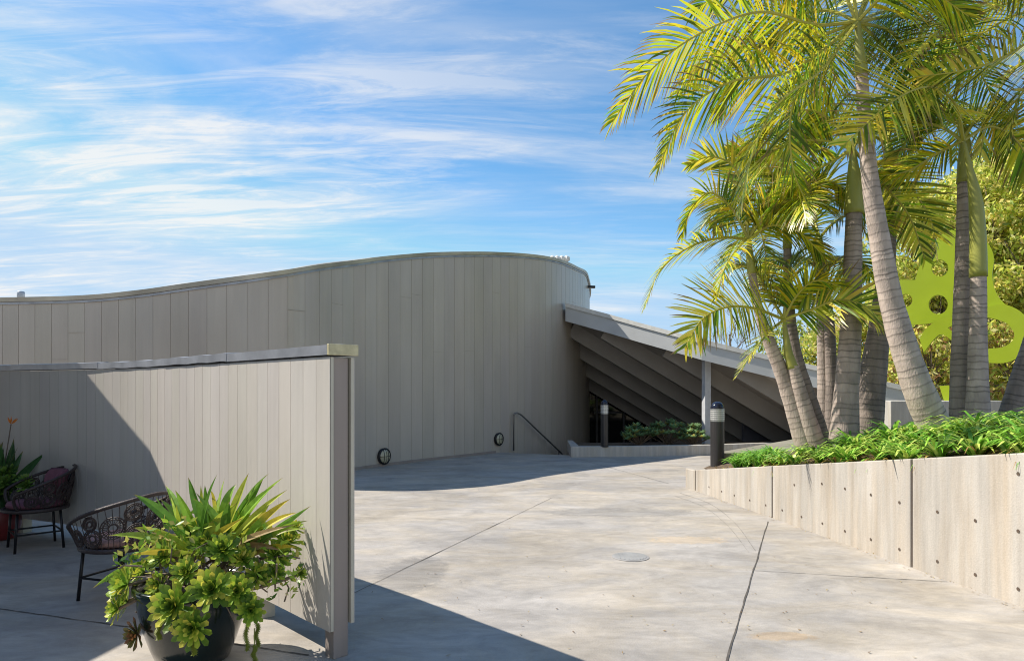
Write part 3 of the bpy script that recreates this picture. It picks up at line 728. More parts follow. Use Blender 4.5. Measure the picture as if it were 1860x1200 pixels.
# 1 big leaning palm
palm('palm_tree', 0, [(1712, 822, 7.35, .225), (1695, 770, 7.35, .19), (1662, 690, 7.35, .165), (1622, 560, 7.4, .135), (1597, 430, 7.4, .115), (1580, 320, 7.4, .095), (1569, 200, 7.4, .078), (1565, 135, 7.4, .068)],
     'tallest palm, its thick grey trunk leaning left over the planter wall', [(1565, 137, 7.4, .070), (1562, 100, 7.4, .055), (1560, 70, 7.4, .04), (1557, 40, 7.4, .03)],
     [([(1480, 45, 7.3), (1380, 22, 7.1), (1270, 62, 6.9), (1180, 130, 6.8), (1112, 222, 6.7)], R(50), 'lime', .62, 66),
      ([(1440, 128, 7.2), (1330, 148, 7.0), (1245, 205, 6.9), (1195, 305, 6.8)], R(55), 'lime', .55, 60),
      ([(1490, 128, 7.0), (1410, 190, 6.7), (1365, 285, 6.5), (1345, 385, 6.4)], R(35), 'green', .55, 54),
      ([(1540, -60, 7.4), (1480, -160, 7.3), (1380, -190, 7.2), (1280, -120, 7.1)], R(40), 'green', .6),
      ([(1600, -40, 7.5), (1680, -110, 7.6), (1790, -90, 7.7), (1870, 20, 7.8)], R(-40), 'green', .6),
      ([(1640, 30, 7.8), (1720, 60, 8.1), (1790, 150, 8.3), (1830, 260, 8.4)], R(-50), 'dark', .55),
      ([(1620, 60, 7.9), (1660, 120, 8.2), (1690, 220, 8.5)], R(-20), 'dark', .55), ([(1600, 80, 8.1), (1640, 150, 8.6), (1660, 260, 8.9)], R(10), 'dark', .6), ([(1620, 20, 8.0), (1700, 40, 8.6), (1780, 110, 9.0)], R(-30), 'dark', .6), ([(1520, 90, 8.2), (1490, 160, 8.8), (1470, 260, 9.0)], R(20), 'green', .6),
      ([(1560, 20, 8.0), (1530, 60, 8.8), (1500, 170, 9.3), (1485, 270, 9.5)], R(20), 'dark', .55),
      ([(1470, 70, 7.6), (1400, 60, 7.8), (1310, 90, 8.0), (1230, 170, 8.1)], R(50), 'lime', .5), ([(1610, -10, 7.2), (1680, -20, 6.9), (1760, 30, 6.7)], R(-30), 'lime', .55), ([(1520, -30, 7.5), (1450, -60, 7.6), (1350, -40, 7.8), (1260, 20, 8.0)], R(30), 'lime', .6), ([(1590, -60, 7.5), (1620, -150, 7.6)], R(0), 'lime', .6),
      ([(1500, 90, 7.6), (1440, 190, 7.8), (1440, 300, 7.9), (1470, 380, 7.9)], R(10), 'green', .5),
      ([(1500, 20, 7.7), (1430, 40, 7.9), (1350, 120, 8.0), (1300, 220, 8.1)], R(40), 'green', .5)],
     light=1.12)
# 2 straight palm behind it
palm('palm_tree', 0, [(1533, 800, 8.6, .20), (1537, 720, 8.6, .165), (1545, 600, 8.6, .14), (1549, 480, 8.6, .12), (1551, 385, 8.6, .105)],
     'upright grey palm standing just left of the tallest leaning palm', [(1551, 388, 8.6, .12), (1552, 340, 8.6, .10), (1550, 300, 8.6, .06), (1549, 270, 8.6, .03)],
     [([(1500, 300, 8.6), (1440, 330, 8.6), (1390, 400, 8.6)], R(30), 'green', .5), ([(1600, 330, 8.8), (1650, 390, 9.0), (1680, 470, 9.1)], R(-40), 'yellow', .45, 40),
      ([(1520, 230, 8.7), (1470, 200, 8.8), (1400, 220, 8.9), (1350, 290, 9.0)], R(45), 'lime', .5)],
     [(100, 50, 1.9, 'green'), (20, 55, 1.8, 'lime'), (150, 30, 1.8, 'green'), (-60, 40, 1.5, 'lime')], light=.85)
# 3
palm('palm_tree', 0, [(1572, 800, 9.3, .235), (1583, 700, 9.3, .20), (1598, 590, 9.3, .15), (1610, 490, 9.3, .12), (1616, 405, 9.3, .10)],
     'thick shadowed palm leaning right behind the tallest palm', [(1616, 408, 9.3, .125), (1617, 350, 9.3, .125), (1616, 300, 9.3, .09), (1613, 260, 9.3, .05)],
     [([(1650, 330, 9.5), (1690, 400, 9.6), (1700, 460, 9.6)], R(-30), 'yellow', .45, 40)],
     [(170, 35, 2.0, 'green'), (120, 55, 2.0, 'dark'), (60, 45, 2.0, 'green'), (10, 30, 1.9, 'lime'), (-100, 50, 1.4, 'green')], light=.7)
# 4 + 5 pair at right
palm('palm_tree', 0, [(1750, 800, 8.5, .17), (1746, 720, 8.5, .145), (1748, 600, 8.5, .125), (1751, 450, 8.5, .105), (1752, 330, 8.5, .085)],
     'straight grey palm in the right hand pair, touching its green shafted neighbour', [(1752, 332, 8.5, .09), (1753, 280, 8.5, .075), (1753, 235, 8.5, .04)],
     [([(1700, 210, 8.6), (1650, 250, 8.7), (1600, 340, 8.8)], R(35), 'green', .5)],
     [(60, 50, 2.1, 'green'), (110, 55, 2.0, 'green'), (0, 40, 2.0, 'lime'), (150, 20, 1.9, 'dark')], light=.92)
palm('palm_tree', 0, [(1776, 800, 8.2, .17), (1776, 740, 8.2, .145), (1776, 640, 8.2, .115), (1777, 520, 8.2, .098), (1777, 500, 8.2, .094)],
     'palm with a bright yellow green shaft in front of the lime sculpture', [(1777, 503, 8.2, .098), (1776, 430, 8.2, .09), (1772, 365, 8.2, .075), (1760, 300, 8.2, .035), (1750, 255, 8.2, .02)],
     [([(1735, 190, 7.9), (1690, 158, 7.6), (1620, 185, 7.3), (1535, 262, 7.1)], R(-62), 'yellow', .74, 44),
      ([(1800, 230, 8.3), (1850, 260, 8.4), (1890, 340, 8.4)], R(-40), 'yellow', .5),
      ([(1700, 280, 8.4), (1650, 310, 8.5), (1600, 320, 8.6)], R(30), 'lime', .4, 40)],
     [(80, 60, 1.9, 'lime'), (130, 45, 1.9, 'green'), (30, 45, 1.9, 'lime')], light=1.08)
# 6 right edge
palm('palm_tree', 0, [(1828, 800, 8.9, .20), (1848, 720, 8.9, .165), (1880, 620, 8.9, .15), (1925, 480, 8.9, .13), (1950, 300, 8.9, .11), (1955, 110, 8.9, .09)],
     'dark leaning palm trunk cut off by the right edge', [(1955, 112, 8.9, .1), (1955, 60, 8.9, .08), (1952, 0, 8.9, .04)],
     [([(1880, -30, 8.3), (1800, 0, 7.8), (1700, 60, 7.5), (1640, 120, 7.3)], R(-20), 'yellow', .62, 60), ([(1890, 60, 8.2), (1810, 110, 7.7), (1740, 130, 7.5), (1660, 140, 7.4)], R(40), 'yellow', .6, 54),
      ([(1900, 120, 8.0), (1850, 180, 7.8), (1830, 270, 7.7)], R(30), 'yellow', .55), ([(1900, 20, 8.6), (1840, 30, 8.1), (1750, 90, 7.9), (1680, 190, 7.8)], R(-35), 'yellow', .6, 54), ([(1900, -60, 8.3), (1820, -70, 7.8), (1720, -40, 7.6), (1650, 20, 7.5)], R(-10), 'yellow', .62, 54), ([(1910, 90, 8.5), (1860, 110, 8.4), (1800, 190, 8.3), (1780, 290, 8.3)], R(30), 'yellow', .55), ([(1880, -110, 8.6), (1780, -160, 8.5), (1690, -90, 8.4)], R(20), 'lime', .6)],
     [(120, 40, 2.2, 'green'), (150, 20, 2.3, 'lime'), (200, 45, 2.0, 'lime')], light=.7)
# left cluster
palm('palm_tree', 0, [(1470, 822, 9.0, .17), (1452, 770, 9.0, .145), (1425, 690, 9.0, .11), (1393, 610, 9.0, .085), (1375, 550, 9.0, .065), (1366, 495, 9.0, .055)],
     'slender curved palm at the left end of the planter, leaning furthest left', [(1366, 497, 9.0, .06), (1362, 465, 9.0, .05), (1360, 435, 9.0, .025)],
     [([(1310, 432, 8.9), (1250, 450, 8.8), (1200, 490, 8.7), (1170, 560, 8.6)], R(20), 'lime', .42, 46), ([(1330, 380, 9.0), (1290, 350, 9.0), (1255, 380, 8.9), (1238, 430, 8.9)], R(40), 'lime', .40, 42),
      ([(1350, 350, 9.1), (1330, 300, 9.1), (1290, 285, 9.1), (1250, 300, 9.0)], R(50), 'yellow', .42, 42), ([(1385, 370, 9.1), (1410, 330, 9.2), (1450, 320, 9.3), (1500, 360, 9.4)], R(-40), 'lime', .42),
      ([(1350, 440, 8.6), (1320, 480, 8.3), (1300, 540, 8.2)], R(10), 'lime', .36, 34), ([(1400, 410, 8.8), (1450, 420, 8.6), (1500, 470, 8.5)], R(-30), 'lime', .42)],
     [(90, 60, 1.7, 'green'), (60, 40, 1.7, 'green'), (-40, 55, 1.3, 'lime'), (140, 50, 1.6, 'lime')], light=1.1)
palm('palm_tree', 0, [(1487, 822, 8.9, .15), (1470, 770, 8.9, .12), (1452, 710, 8.9, .10), (1440, 665, 8.9, .075)],
     'short young palm with a yellow shaft and low arching fronds', [(1440, 668, 8.9, .07), (1432, 640, 8.9, .055), (1427, 605, 8.9, .035), (1424, 580, 8.9, .02)],
     [([(1370, 560, 8.6), (1320, 558, 8.3), (1275, 580, 8.1), (1245, 630, 8.0)], R(-58), 'yellow', .62, 42), ([(1480, 560, 8.7), (1520, 545, 8.5), (1570, 555, 8.4), (1605, 590, 8.4)], R(60), 'yellow', .50, 40),
      ([(1400, 600, 8.4), (1375, 630, 8.2), (1340, 680, 8.1)], R(15), 'yellow', .28, 32), ([(1430, 520, 8.9), (1440, 470, 9.0), (1480, 440, 9.1)], R(-20), 'lime', .42),
      ([(1400, 540, 9.0), (1370, 490, 9.1), (1330, 480, 9.2)], R(20), 'lime', .42), ([(1445, 540, 8.8), (1480, 510, 8.6), (1530, 520, 8.5)], R(-30), 'lime', .38)],
     [(60, 60, 1.3, 'green')], light=1.1)
palm('palm_tree', 0, [(1495, 815, 9.15, .14), (1478, 750, 9.15, .115), (1456, 680, 9.15, .09), (1440, 610, 9.15, .075), (1432, 520, 9.15, .065), (1430, 450, 9.15, .055)],
     'brown palm leaning left just behind the short young palm', [(1430, 452, 9.15, .06), (1430, 415, 9.15, .05), (1430, 390, 9.15, .025)],
     [([(1400, 310, 9.2), (1370, 280, 9.2), (1320, 275, 9.2)], R(40), 'yellow', .42), ([(1470, 350, 9.1), (1510, 330, 9.0), (1550, 370, 9.0)], R(-40), 'lime', .42)],
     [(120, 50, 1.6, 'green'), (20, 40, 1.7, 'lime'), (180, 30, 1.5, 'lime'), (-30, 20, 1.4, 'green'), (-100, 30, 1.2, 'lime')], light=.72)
palm('palm_tree', 0, [(1496, 805, 9.7, .11), (1496, 700, 9.7, .095), (1494, 600, 9.7, .085), (1490, 500, 9.7, .075)],
     'thin pale palm of the narrow pair in the middle of the planter', [(1490, 503, 9.7, .08), (1489, 460, 9.7, .07), (1489, 430, 9.7, .03)], [],
     [(200, 50, 1.5, 'lime'), (150, 40, 1.6, 'green'), (90, 60, 1.6, 'green'), (20, 45, 1.6, 'lime'), (-60, 40, 1.2, 'green')], light=1.0)
palm('palm_tree', 0, [(1508, 805, 9.6, .10), (1510, 700, 9.6, .088), (1507, 600, 9.6, .08), (1503, 560, 9.6, .07)],
     'thin dark brown palm of the narrow pair in the middle of the planter', [(1503, 562, 9.6, .075), (1500, 530, 9.6, .065), (1499, 500, 9.6, .03)], [],
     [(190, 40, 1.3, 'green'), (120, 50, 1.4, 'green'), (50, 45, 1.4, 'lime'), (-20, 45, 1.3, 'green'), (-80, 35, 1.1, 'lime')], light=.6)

# ------------------------------------------------------------------ broadleaf trees behind
def leaf_face(mb, p, d, w, ln, up):
    s = d.cross(up)
    if s.length < .1: s = d.cross(Vector((1, 0, 0)))
    s.normalize(); mb.Fc(mb.V(p), mb.V(p + d * ln * .45 + s * w / 2), mb.V(p + d * ln), mb.V(p + d * ln * .45 - s * w / 2))
def rdir():
    v = Vector((random.gauss(0, 1), random.gauss(0, 1), random.gauss(0, 1))); return v.normalized()
def tree(name, base, h, rx, ry, n, cols, label, cat='tree', leaf=(.070, .16), z0=.15, twigs=True, group=None, nclump=110, trunk_r=.10):
    base = Vector(base); e = empty(name, base, label, cat, group)
    cl = []
    for k in range(nclump):
        a = rnd(0, 6.283); z = rnd(z0, 1); q = math.sqrt(random.random()) * (.55 + .45 * math.sin(math.pi * min(1, z * .9 + .08)))
        cl.append((base + Vector((math.cos(a) * q * rx, math.sin(a) * q * ry, z * h)), rnd(.22, .5) * (rx + ry) / 2 * .62))
    mb = MB(); top = base + Vector((rnd(-.2, .2), 0, h * .7)); mb.tube(spline([base, base + Vector((rnd(-.1, .1), rnd(-.1, .1), h * .3)), top], 4), [trunk_r, trunk_r * .95, trunk_r * .9, trunk_r * .85, trunk_r * .75, trunk_r * .65, trunk_r * .5, trunk_r * .35, trunk_r * .25][:9], 8)
    for c, r in cl[::2]:
        s_ = base.lerp(top, rnd(.25, .95)); m_ = s_.lerp(c, .5) + Vector((0, 0, .1)); mb.tube([s_, m_, c], [trunk_r * .3, trunk_r * .2, .008], 5)
    mb.build('trunk', M['bark'], e, smooth=True)
    mb = MB()
    for k in range(n):
        c, r = random.choice(cl); p = c + rdir() * r * random.random() ** .33; d = (rdir() + Vector((0, 0, -.5))).normalized()
        col = random.choice(cols); j = rnd(.75, 1.25); mb.c = tuple(x * j for x in col)
        leaf_face(mb, p, d, leaf[0] * rnd(.7, 1.3), leaf[1] * rnd(.7, 1.3), rdir())
    mb.build('crown', M['leaf'], e, color=True); return e
YG = [(.72, .74, .14), (.62, .70, .12), (.80, .72, .18), (.50, .60, .10), (.30, .40, .07), (.76, .62, .20), (.84, .80, .36)]
GR = [(.34, .42, .08), (.46, .54, .10), (.60, .60, .14), (.20, .28, .05), (.66, .58, .2)]
BR = YG + [(.42, .22, .10), (.50, .34, .14)]
for (x, Y, h, rx, n, cols, lab) in (
    (1700, 18.5, 6.6, 1.9, 19000, YG, 'tall pale yellow leafed tree behind the left side of the lime sculpture'),
    (1830, 18.0, 7.4, 2.0, 20000, YG, 'tall yellow green tree filling the right edge behind the lime sculpture'),
    (1765, 21.0, 7.0, 2.4, 15000, GR, 'darker green tree between the two yellow trees behind the sculpture'),
    (1930, 17.0, 6.8, 2.0, 11000, YG, 'bushy tree partly cut off at the right edge behind the leaning dark trunk'),
    (1700, 23.0, 7.6, 2.2, 13000, YG, 'tallest leafy tree far behind the lobe of the lime sculpture'),
    (1790, 24.0, 9.0, 2.4, 14000, GR, 'tall green tree at the back, showing above the lime sculpture'),
    (1900, 23.0, 8.6, 2.6, 14000, YG, 'tall yellow tree at the back by the right edge'),
    (1640, 20.5, 4.3, 1.6, 7000, BR, 'rounded golden bush above the low end of the canopy'),
    (1545, 21.5, 3.3, 1.7, 7000, YG, 'yellow green bush showing between the palm trunks above the canopy'),
    (1450, 23.0, 3.1, 1.5, 5000, GR, 'small green bush behind the left cluster of palms')):
    p = px(x, 705, Y); tree('broadleaf_tree', (p.x, Y, .6), h, rx, 1.3, n, cols, lab, group='trees behind the canopy and sculpture')
# low hedge right behind sculpture (reddish golden leaves)
for x, Y, lab in ((1700, 16.4, 'low golden hedge bush behind the concrete plinth, left of the pair of palms'), (1850, 16.2, 'low golden hedge bush behind the plinth at the right edge')):
    p = px(x, 705, Y); tree('hedge_bush', (p.x, Y, .6), 2.6, 1.5, .8, 4200, BR, lab, 'bush', z0=.02, group='golden bushes behind the plinth', trunk_r=.05)
# bare twiggy tree
p = px(1325, 705, 24); e = empty('bare_tree', (p.x, 24, .3), 'thin leafless tree just visible behind the left palm cluster', 'tree')
mb = MB(); b0 = Vector((p.x, 24, .3)); mb.tube([b0, b0 + Vector((.1, 0, 2)), b0 + Vector((0, 0, 3.2))], [.07, .05, .03], 6); mb.build('trunk', M['bark'], e)
mb = MB()
def twig(q, d, L, r, lv):
    m_ = q + d * L; mb.tube([q, q.lerp(m_, .5) + rdir() * L * .06, m_], [r, r * .8, r * .6], 4, cap=False)
    if lv:
        for _ in range(3): twig(q.lerp(m_, rnd(.5, 1)), (d + rdir() * .7 + Vector((0, 0, .25))).normalized(), L * rnd(.55, .8), r * .6, lv - 1)
for _ in range(6): twig(b0 + Vector((0, 0, rnd(1.8, 3.2))), (rdir() * .7 + Vector((0, 0, .9))).normalized(), rnd(.7, 1.1), .018, 3)
mb.build('branches', M['bark'], e)

# ------------------------------------------------------------------ sculpture and plinth
pb = px(1618, 728, 13.0); e = empty('concrete_plinth', (pb.x + 1.2, 13.4, .5), 'pale concrete plinth carrying the lime green sculpture', 'plinth')
mb = MB(); mb.box((pb.x + 1.2, 13.4, (pb.z + .4) / 2), (2.4, .8, pb.z - .4)); mb.build('block', M['curb'], e, bevel=.012)
def c7(x, y): return (1560 + x / 2.2222, 300 + y / 2.2222)
def plate(loops, Y, th, name, m, parent, tilt=0):
    L0 = []
    for lp in loops:
        q_ = []
        for x, y in lp:
            u_, v_ = c7(x, y); k_ = (u_ - CX) / F; q_.append(px(u_, v_, (Y + .8 * 8.7) / (1 + .8 * k_)))
        L0.append(q_)
    mb = MB(); fr = []; bk = []
    for lp in L0: fr += [mb.V(p) for p in lp]; bk += [mb.V(p + Vector((th * .62, th * .78, 0))) for p in lp]
    for t in tessellate_polygon([[Vector((p.x, p.z, 0)) for p in lp] for lp in L0]): mb.Fc(*[fr[k] for k in t]); mb.Fc(*[bk[k] for k in reversed(t)])
    o = 0
    for lp in L0:
        n = len(lp)
        for k in range(n): j = (k + 1) % n; mb.Fc(fr[o + k], fr[o + j], bk[o + j], bk[o + k])
        o += n
    return mb.build(name, m, parent)
def circ(x, y, r, n=22): return [(x + r * math.cos(2 * math.pi * k / n), y + r * math.sin(2 * math.pi * k / n)) for k in range(n)]
def sm(pts, n=5): return [(p.x, p.y) for p in spline([(x, y, 0) for x, y in pts], n)]
sc = empty('lime_sculpture', (px(1730, 725, 13.5).x, 13.5, 1.35), 'lime green cut plate sculpture with round holes and a looping arm, on the plinth', 'sculpture')
body = sm([(165, 462), (228, 463)], 1) + sm([(228, 463), (240, 420), (275, 360), (320, 292), (370, 262), (420, 256), (480, 276), (525, 320), (545, 375), (538, 450), (555, 515), (590, 560), (640, 592)]) + sm([(640, 592), (560, 610), (470, 596), (390, 604), (310, 634), (235, 642), (165, 640)])
plate([body, circ(327, 415, 34), circ(320, 562, 39), circ(190, 545, 26), circ(405, 350, 15)], 13.5, .13, 'body_plate', M['lime'], sc)
ring = sm([(515, 572), (580, 560), (650, 588), (690, 640), (695, 700), (660, 760), (600, 795), (520, 797), (470, 790), (455, 740), (520, 740), (590, 730), (628, 690), (600, 640), (540, 618), (490, 612)], 4)
plate([ring], 13.36, .13, 'loop_arm', M['lime'], sc)
leg = sm([(385, 608), (330, 620), (275, 655), (245, 700)], 4) + sm([(262, 755), (300, 705), (335, 682), (385, 715), (420, 740)], 4) + [(440, 640), (430, 612)]
plate([leg, [(360, 655), (392, 640), (395, 690)]], 13.22, .13, 'leg_plate', M['lime'], sc)
plate([[(325, 890), (385, 888), (470, 880), (470, 955), (385, 955), (345, 955)]], 13.30, .09, 'foot', M['lime'], sc)
plate([[(400, 700), (460, 700), (455, 890), (405, 890)]], 13.24, .13, 'stem_plate', M['lime'], sc)

# ------------------------------------------------------------------ strappy ground cover in the planter
def tuft(mb, c, n, h, cols, spread=1.0, w=.036):
    for _ in range(n):
        a = rnd(0, 6.283); d = Vector((math.cos(a) * rnd(.25, .75) * spread, math.sin(a) * rnd(.25, .75) * spread, 1)).normalized(); L = h * rnd(.7, 1.15); p = c + Vector((rnd(-.03, .03), rnd(-.03, .03), 0))
        s = Vector((-math.sin(a), math.cos(a), 0)); prev = None; base = random.choice(cols); j = rnd(.8, 1.2)
        for k in range(5):
            f = k / 4; ww = w * (1 - f) ** .6 * (.7 + .3 * f) + .001; mb.c = tuple(x * j for x in base); A = mb.V(p + s * ww / 2); B = mb.V(p - s * ww / 2)
            if prev: mb.Fc(prev[0], prev[1], B, A)
            prev = (A, B); p = p + d * L / 4; d = (d + Vector((math.cos(a) * .12, math.sin(a) * .12, -.30 - .18 * k))).normalized()
LC = [(.18, .42, .04), (.28, .54, .06), (.40, .64, .09), (.56, .70, .15), (.11, .28, .03), (.50, .60, .12)]
DC = [(.45, .30, .07), (.38, .22, .08), (.5, .42, .12)]
mb = MB()
Y = 4.2
while Y < 9.1:
    x0_ = xw(Y) + .28
    for q in range(5):
        x = x0_ + q * .34 + rnd(-.09, .09); yy_ = Y + rnd(-.12, .12)
        if q == 0 and random.random() < .22: continue
        hh = rnd(.30, .50) * (.78 if Y > 8 else 1)
        if Y > 7.6 and random.random() < .25: continue
        tuft(mb, Vector((x, yy_, soilz(x, yy_))), 46, hh, LC, rnd(.9, 1.4), .052)
        if random.random() < .7: tuft(mb, Vector((x, yy_, soilz(x, yy_))), 8, hh * .8, DC, 2.0, .022)
    Y += rnd(.20, .34)
for k in range(70):
    Y = rnd(7.5, 10.3); x = xw(Y) + rnd(1.4, 4); tuft(mb, Vector((x, Y, soilz(x, Y))), 26, .40, LC)
for k in range(14):
    Y = rnd(3.6, 9.0); x = xw(Y) + .22
    for j in range(5):
        a_ = rnd(2.4, 3.9); L_1 = rnd(.2, .34); pA = Vector((x, Y, soilz(x, Y) + .05)); mb.c = random.choice(DC + LC); dd = Vector((math.cos(a_), math.sin(a_), .5)).normalized(); prev = None; ss = Vector((-math.sin(a_), math.cos(a_), 0))
        for q in range(6):
            ww = .02 * (1 - q / 5.5); A = mb.V(pA + ss * ww / 2); B = mb.V(pA - ss * ww / 2)
            if prev: mb.Fc(prev[0], prev[1], B, A)
            prev = (A, B); pA = pA + dd * L_1 / 5; dd = (dd + Vector((0, 0, -.55))).normalized()
tag(mb.build('ground_cover', M['strap'], color=True), 'bright green strappy ground cover spilling over the planter wall', 'ground cover', kind='stuff')
mb = MB()
for k in range(34):
    Y = rnd(9.25, 9.95); x = xw(Y) + .24 + rnd(0, .38); tuft(mb, Vector((x, Y, soilz(x, Y))), 24, .34, LC[:3] + LC[4:5])
e = tag(mb.build('strappy_clump', M['strap'], color=True), 'small separate strappy green clump at the low left end of the planter', 'plant')
mb = MB()
for k in range(1500):
    Y = rnd(3.8, 10.6); x = xw(Y) + .22 + abs(random.gauss(0, .25)); p = Vector((x, Y, soilz(x, Y) + .012)); mb.c = random.choice(DC + [(.2, .12, .06)]); leaf_face(mb, p, Vector((rnd(-1, 1), rnd(-1, 1), rnd(0, .2))).normalized(), .018, rnd(.04, .11), Vector((0, 0, 1)))
tag(mb.build('leaf_litter', M['strap'], color=True), 'dry brown leaf litter along the planter edge', 'leaf litter', kind='stuff')

# shaded shrubs under canopy
for x, Y, h, r, lab in ((1160, 17.0, .50, .42, 'leftmost low dark shrub in the bed under the canopy'), (1213, 17.1, .66, .50, 'tallest dark shrub in the middle of the bed under the canopy'), (1258, 16.9, .48, .40, 'dark shrub nearest the canopy post')):
    p = px(x, 705, Y); e = empty('shaded_shrub', (p.x, Y, .17), lab, 'shrub', 'shrubs in the bed under the canopy')
    mb = MB(); mbs = MB()
    for _ in range(38):
        a = rnd(0, 6.28); q = math.sqrt(random.random()); c = Vector((p.x + math.cos(a) * q * r, Y + math.sin(a) * q * r * .8, .17 + h * (1 - .6 * q * q) * rnd(.7, 1.05))); mbs.tube([Vector((p.x, Y, .17)), c], .008, 4)
        j = rnd(.7, 1.3)
        for k in range(15):
            aa = k * 2.4; el = .9 - k * .055; d = Vector((math.cos(aa) * math.cos(el), math.sin(aa) * math.cos(el), math.sin(el))); mb.c = (.24 * j, .38 * j, .18 * j) if random.random() < .8 else (.40 * j, .36 * j, .10 * j)
            leaf_face(mb, c, d, .09, .15, Vector((0, 0, 1)))
    mb.build('foliage', M['leaf'], e, color=True); mbs.build('stems', M['stem'], e)

# ------------------------------------------------------------------ rosettes / potted plants
def rosette(mb, c, nrm, r, cols, nl=26):
    nl = int(nl * 1.5)
    nrm = nrm.normalized(); a0 = nrm.cross(Vector((.3, .2, 1))).normalized(); b0 = nrm.cross(a0)
    for k in range(nl):
        f = k / nl; an = k * 2.39996; el = R(78 - 75 * f); L = r * (.35 + .65 * f ** .7); rad = a0 * math.cos(an) + b0 * math.sin(an); d = rad * math.cos(el) + nrm * math.sin(el); s = nrm.cross(rad).normalized(); w = r * .27 * (.6 + .4 * f)
        base = random.choice(cols); j = rnd(.85, 1.2); cc = tuple(x * j for x in base); th = d.cross(s) * r * .03
        p0 = c; p1 = c + d * L * .55; p2 = c + d * L * .88 + nrm * r * .04; p3 = c + d * L + nrm * r * .08
        mb.c = cc; v0 = mb.V(p0 + s * w * .12); v1 = mb.V(p0 - s * w * .12); v2 = mb.V(p1 + s * w * .42 + nrm * r * .03); v3 = mb.V(p1 - s * w * .42 + nrm * r * .03); vm = mb.V(p1 - nrm * r * .015)
        mb.c = (min(1, cc[0] * 1.35), cc[1] * 1.05, cc[2]); v4 = mb.V(p2 + s * w * .5); v5 = mb.V(p2 - s * w * .5); v6 = mb.V(p3); vt = mb.V(p2 - nrm * r * .01)
        mb.Fc(v0, vm, v2); mb.Fc(v1, v3, vm); mb.Fc(v1, vm, v0); mb.Fc(vm, vt, v4, v2); mb.Fc(vm, v3, v5, vt); mb.Fc(vt, v6, v4); mb.Fc(vt, v5, v6)
DK = [(.05, .13, .04), (.08, .18, .05), (.06, .11, .04)]
def strap_leaf(mb, p, tip, w, bend, cols, n=9):
    p = Vector(p); tip = Vector(tip); mid = p.lerp(tip, .5) + bend; d = tip - p; s = d.cross(Vector((0, -1, .25))).normalized(); s = Quaternion(d.normalized(), rnd(-.9, .9)) @ s
    base = random.choice(cols); j = rnd(.85, 1.2); prev = None; yel = random.random() < .3 and cols is not DK
    for k in range(n + 1):
        f = k / n; q = p * (1 - f) ** 2 + mid * 2 * f * (1 - f) + tip * f * f; ww = w * (.45 + .75 * math.sin(math.pi * min(1, f * .85 + .12))) * (1 - f ** 5); fold = s.cross(d.normalized()) * ww * .22
        cc = tuple(x * j for x in base)
        mb.c = cc if not (yel and f > .55) else (.55 * j, .45 * j, .05)
        if f > .95: mb.c = (.35, .22, .08)
        A = mb.V(q + s * ww / 2 + fold); C_ = mb.V(q); B = mb.V(q - s * ww / 2 + fold)
        if prev: mb.Fc(prev[0], prev[1], C_, A); mb.Fc(prev[1], prev[2], B, C_)
        prev = (A, C_, B)
PY = 4.05; pc = Vector(((352 - CX) / F * PY, PY, 0))
pot = empty('potted_succulents', pc, 'large dark glazed pot overflowing with succulent rosettes and yellow tipped strappy leaves', 'potted plant')
mb = MB(); mb.lathe(pc, [(.17, 0), (.20, .01), (.235, .10), (.275, .22), (.30, .34), (.305, .40), (.325, .43), (.325, .46), (.295, .46), (.28, .42), (.27, .38)], 40); mb.build('pot', M['glaze'], pot, smooth=True)
mb = MB(); mb.lathe(pc, [(.05, .30), (.285, .385), (.1, .42)], 24); mb.build('soil', M['soil'], pot, smooth=True)
RC = [(.19, .34, .035), (.32, .48, .05), (.09, .19, .025), (.46, .54, .08)]
def pp_(x, y, Y): return px(x, y, Y)
for x, y, Y, r in ((232, 1062, 3.95, .15), (215, 1105, 3.9, .10), (262, 1040, 4.1, .11), (318, 1100, 3.72, .155), (352, 1140, 3.68, .13), (385, 1070, 3.72, .14), (430, 1075, 3.78, .12), (468, 1045, 3.95, .10), (455, 1108, 3.75, .095), (500, 1010, 4.05, .11),
                   (300, 1010, 4.0, .11), (405, 1000, 3.9, .12), (372, 990, 4.0, .11), (440, 1015, 3.95, .10), (545, 1042, 4.1, .05), (520, 985, 4.15, .11), (480, 975, 4.2, .10), (250, 1150, 3.85, .10), (340, 1040, 3.8, .10), (232, 1092, 4.05, .10), (290, 1065, 3.9, .10),
                   (535, 960, 4.2, .07), (500, 1040, 4.0, .07), (345, 965, 4.15, .1)):
    c = pp_(x, y, Y); RCx = random.choice((RC, RC, RC[:3], [(.22, .40, .05), (.40, .50, .06)])); n = (c - (pc + Vector((0, .1, .45)))).normalized() + Vector((-.25, -.5, .55)); mb = MB(); rosette(mb, c, n, r, RCx if y != 1150 else [(.12, .14, .04), (.20, .12, .05)], 30); mb.build('rosette', M['strap'], pot, color=True)
    root = pc + Vector((rnd(-.15, .15), rnd(-.15, .1), .42)); mb = MB(); m_ = root.lerp(c, .5) + Vector((0, 0, rnd(-.05, .08))); mb.tube(spline([root, m_, c], 4), .010, 6); mb.build('stem', M['stem'], pot, smooth=True)
mb = MB()
for _ in range(85):
    a = pc + Vector((rnd(-.25, .45), rnd(-.2, .25), rnd(.42, .60))); b = a + Vector((rnd(-.12, .22), rnd(-.15, .1), rnd(-.18, .16))); mb.tube([a, a.lerp(b, .5) + rdir() * .04, b], rnd(.002, .006), 5)
mb.build('dry_stems', M['stem'], pot)
mb = MB()
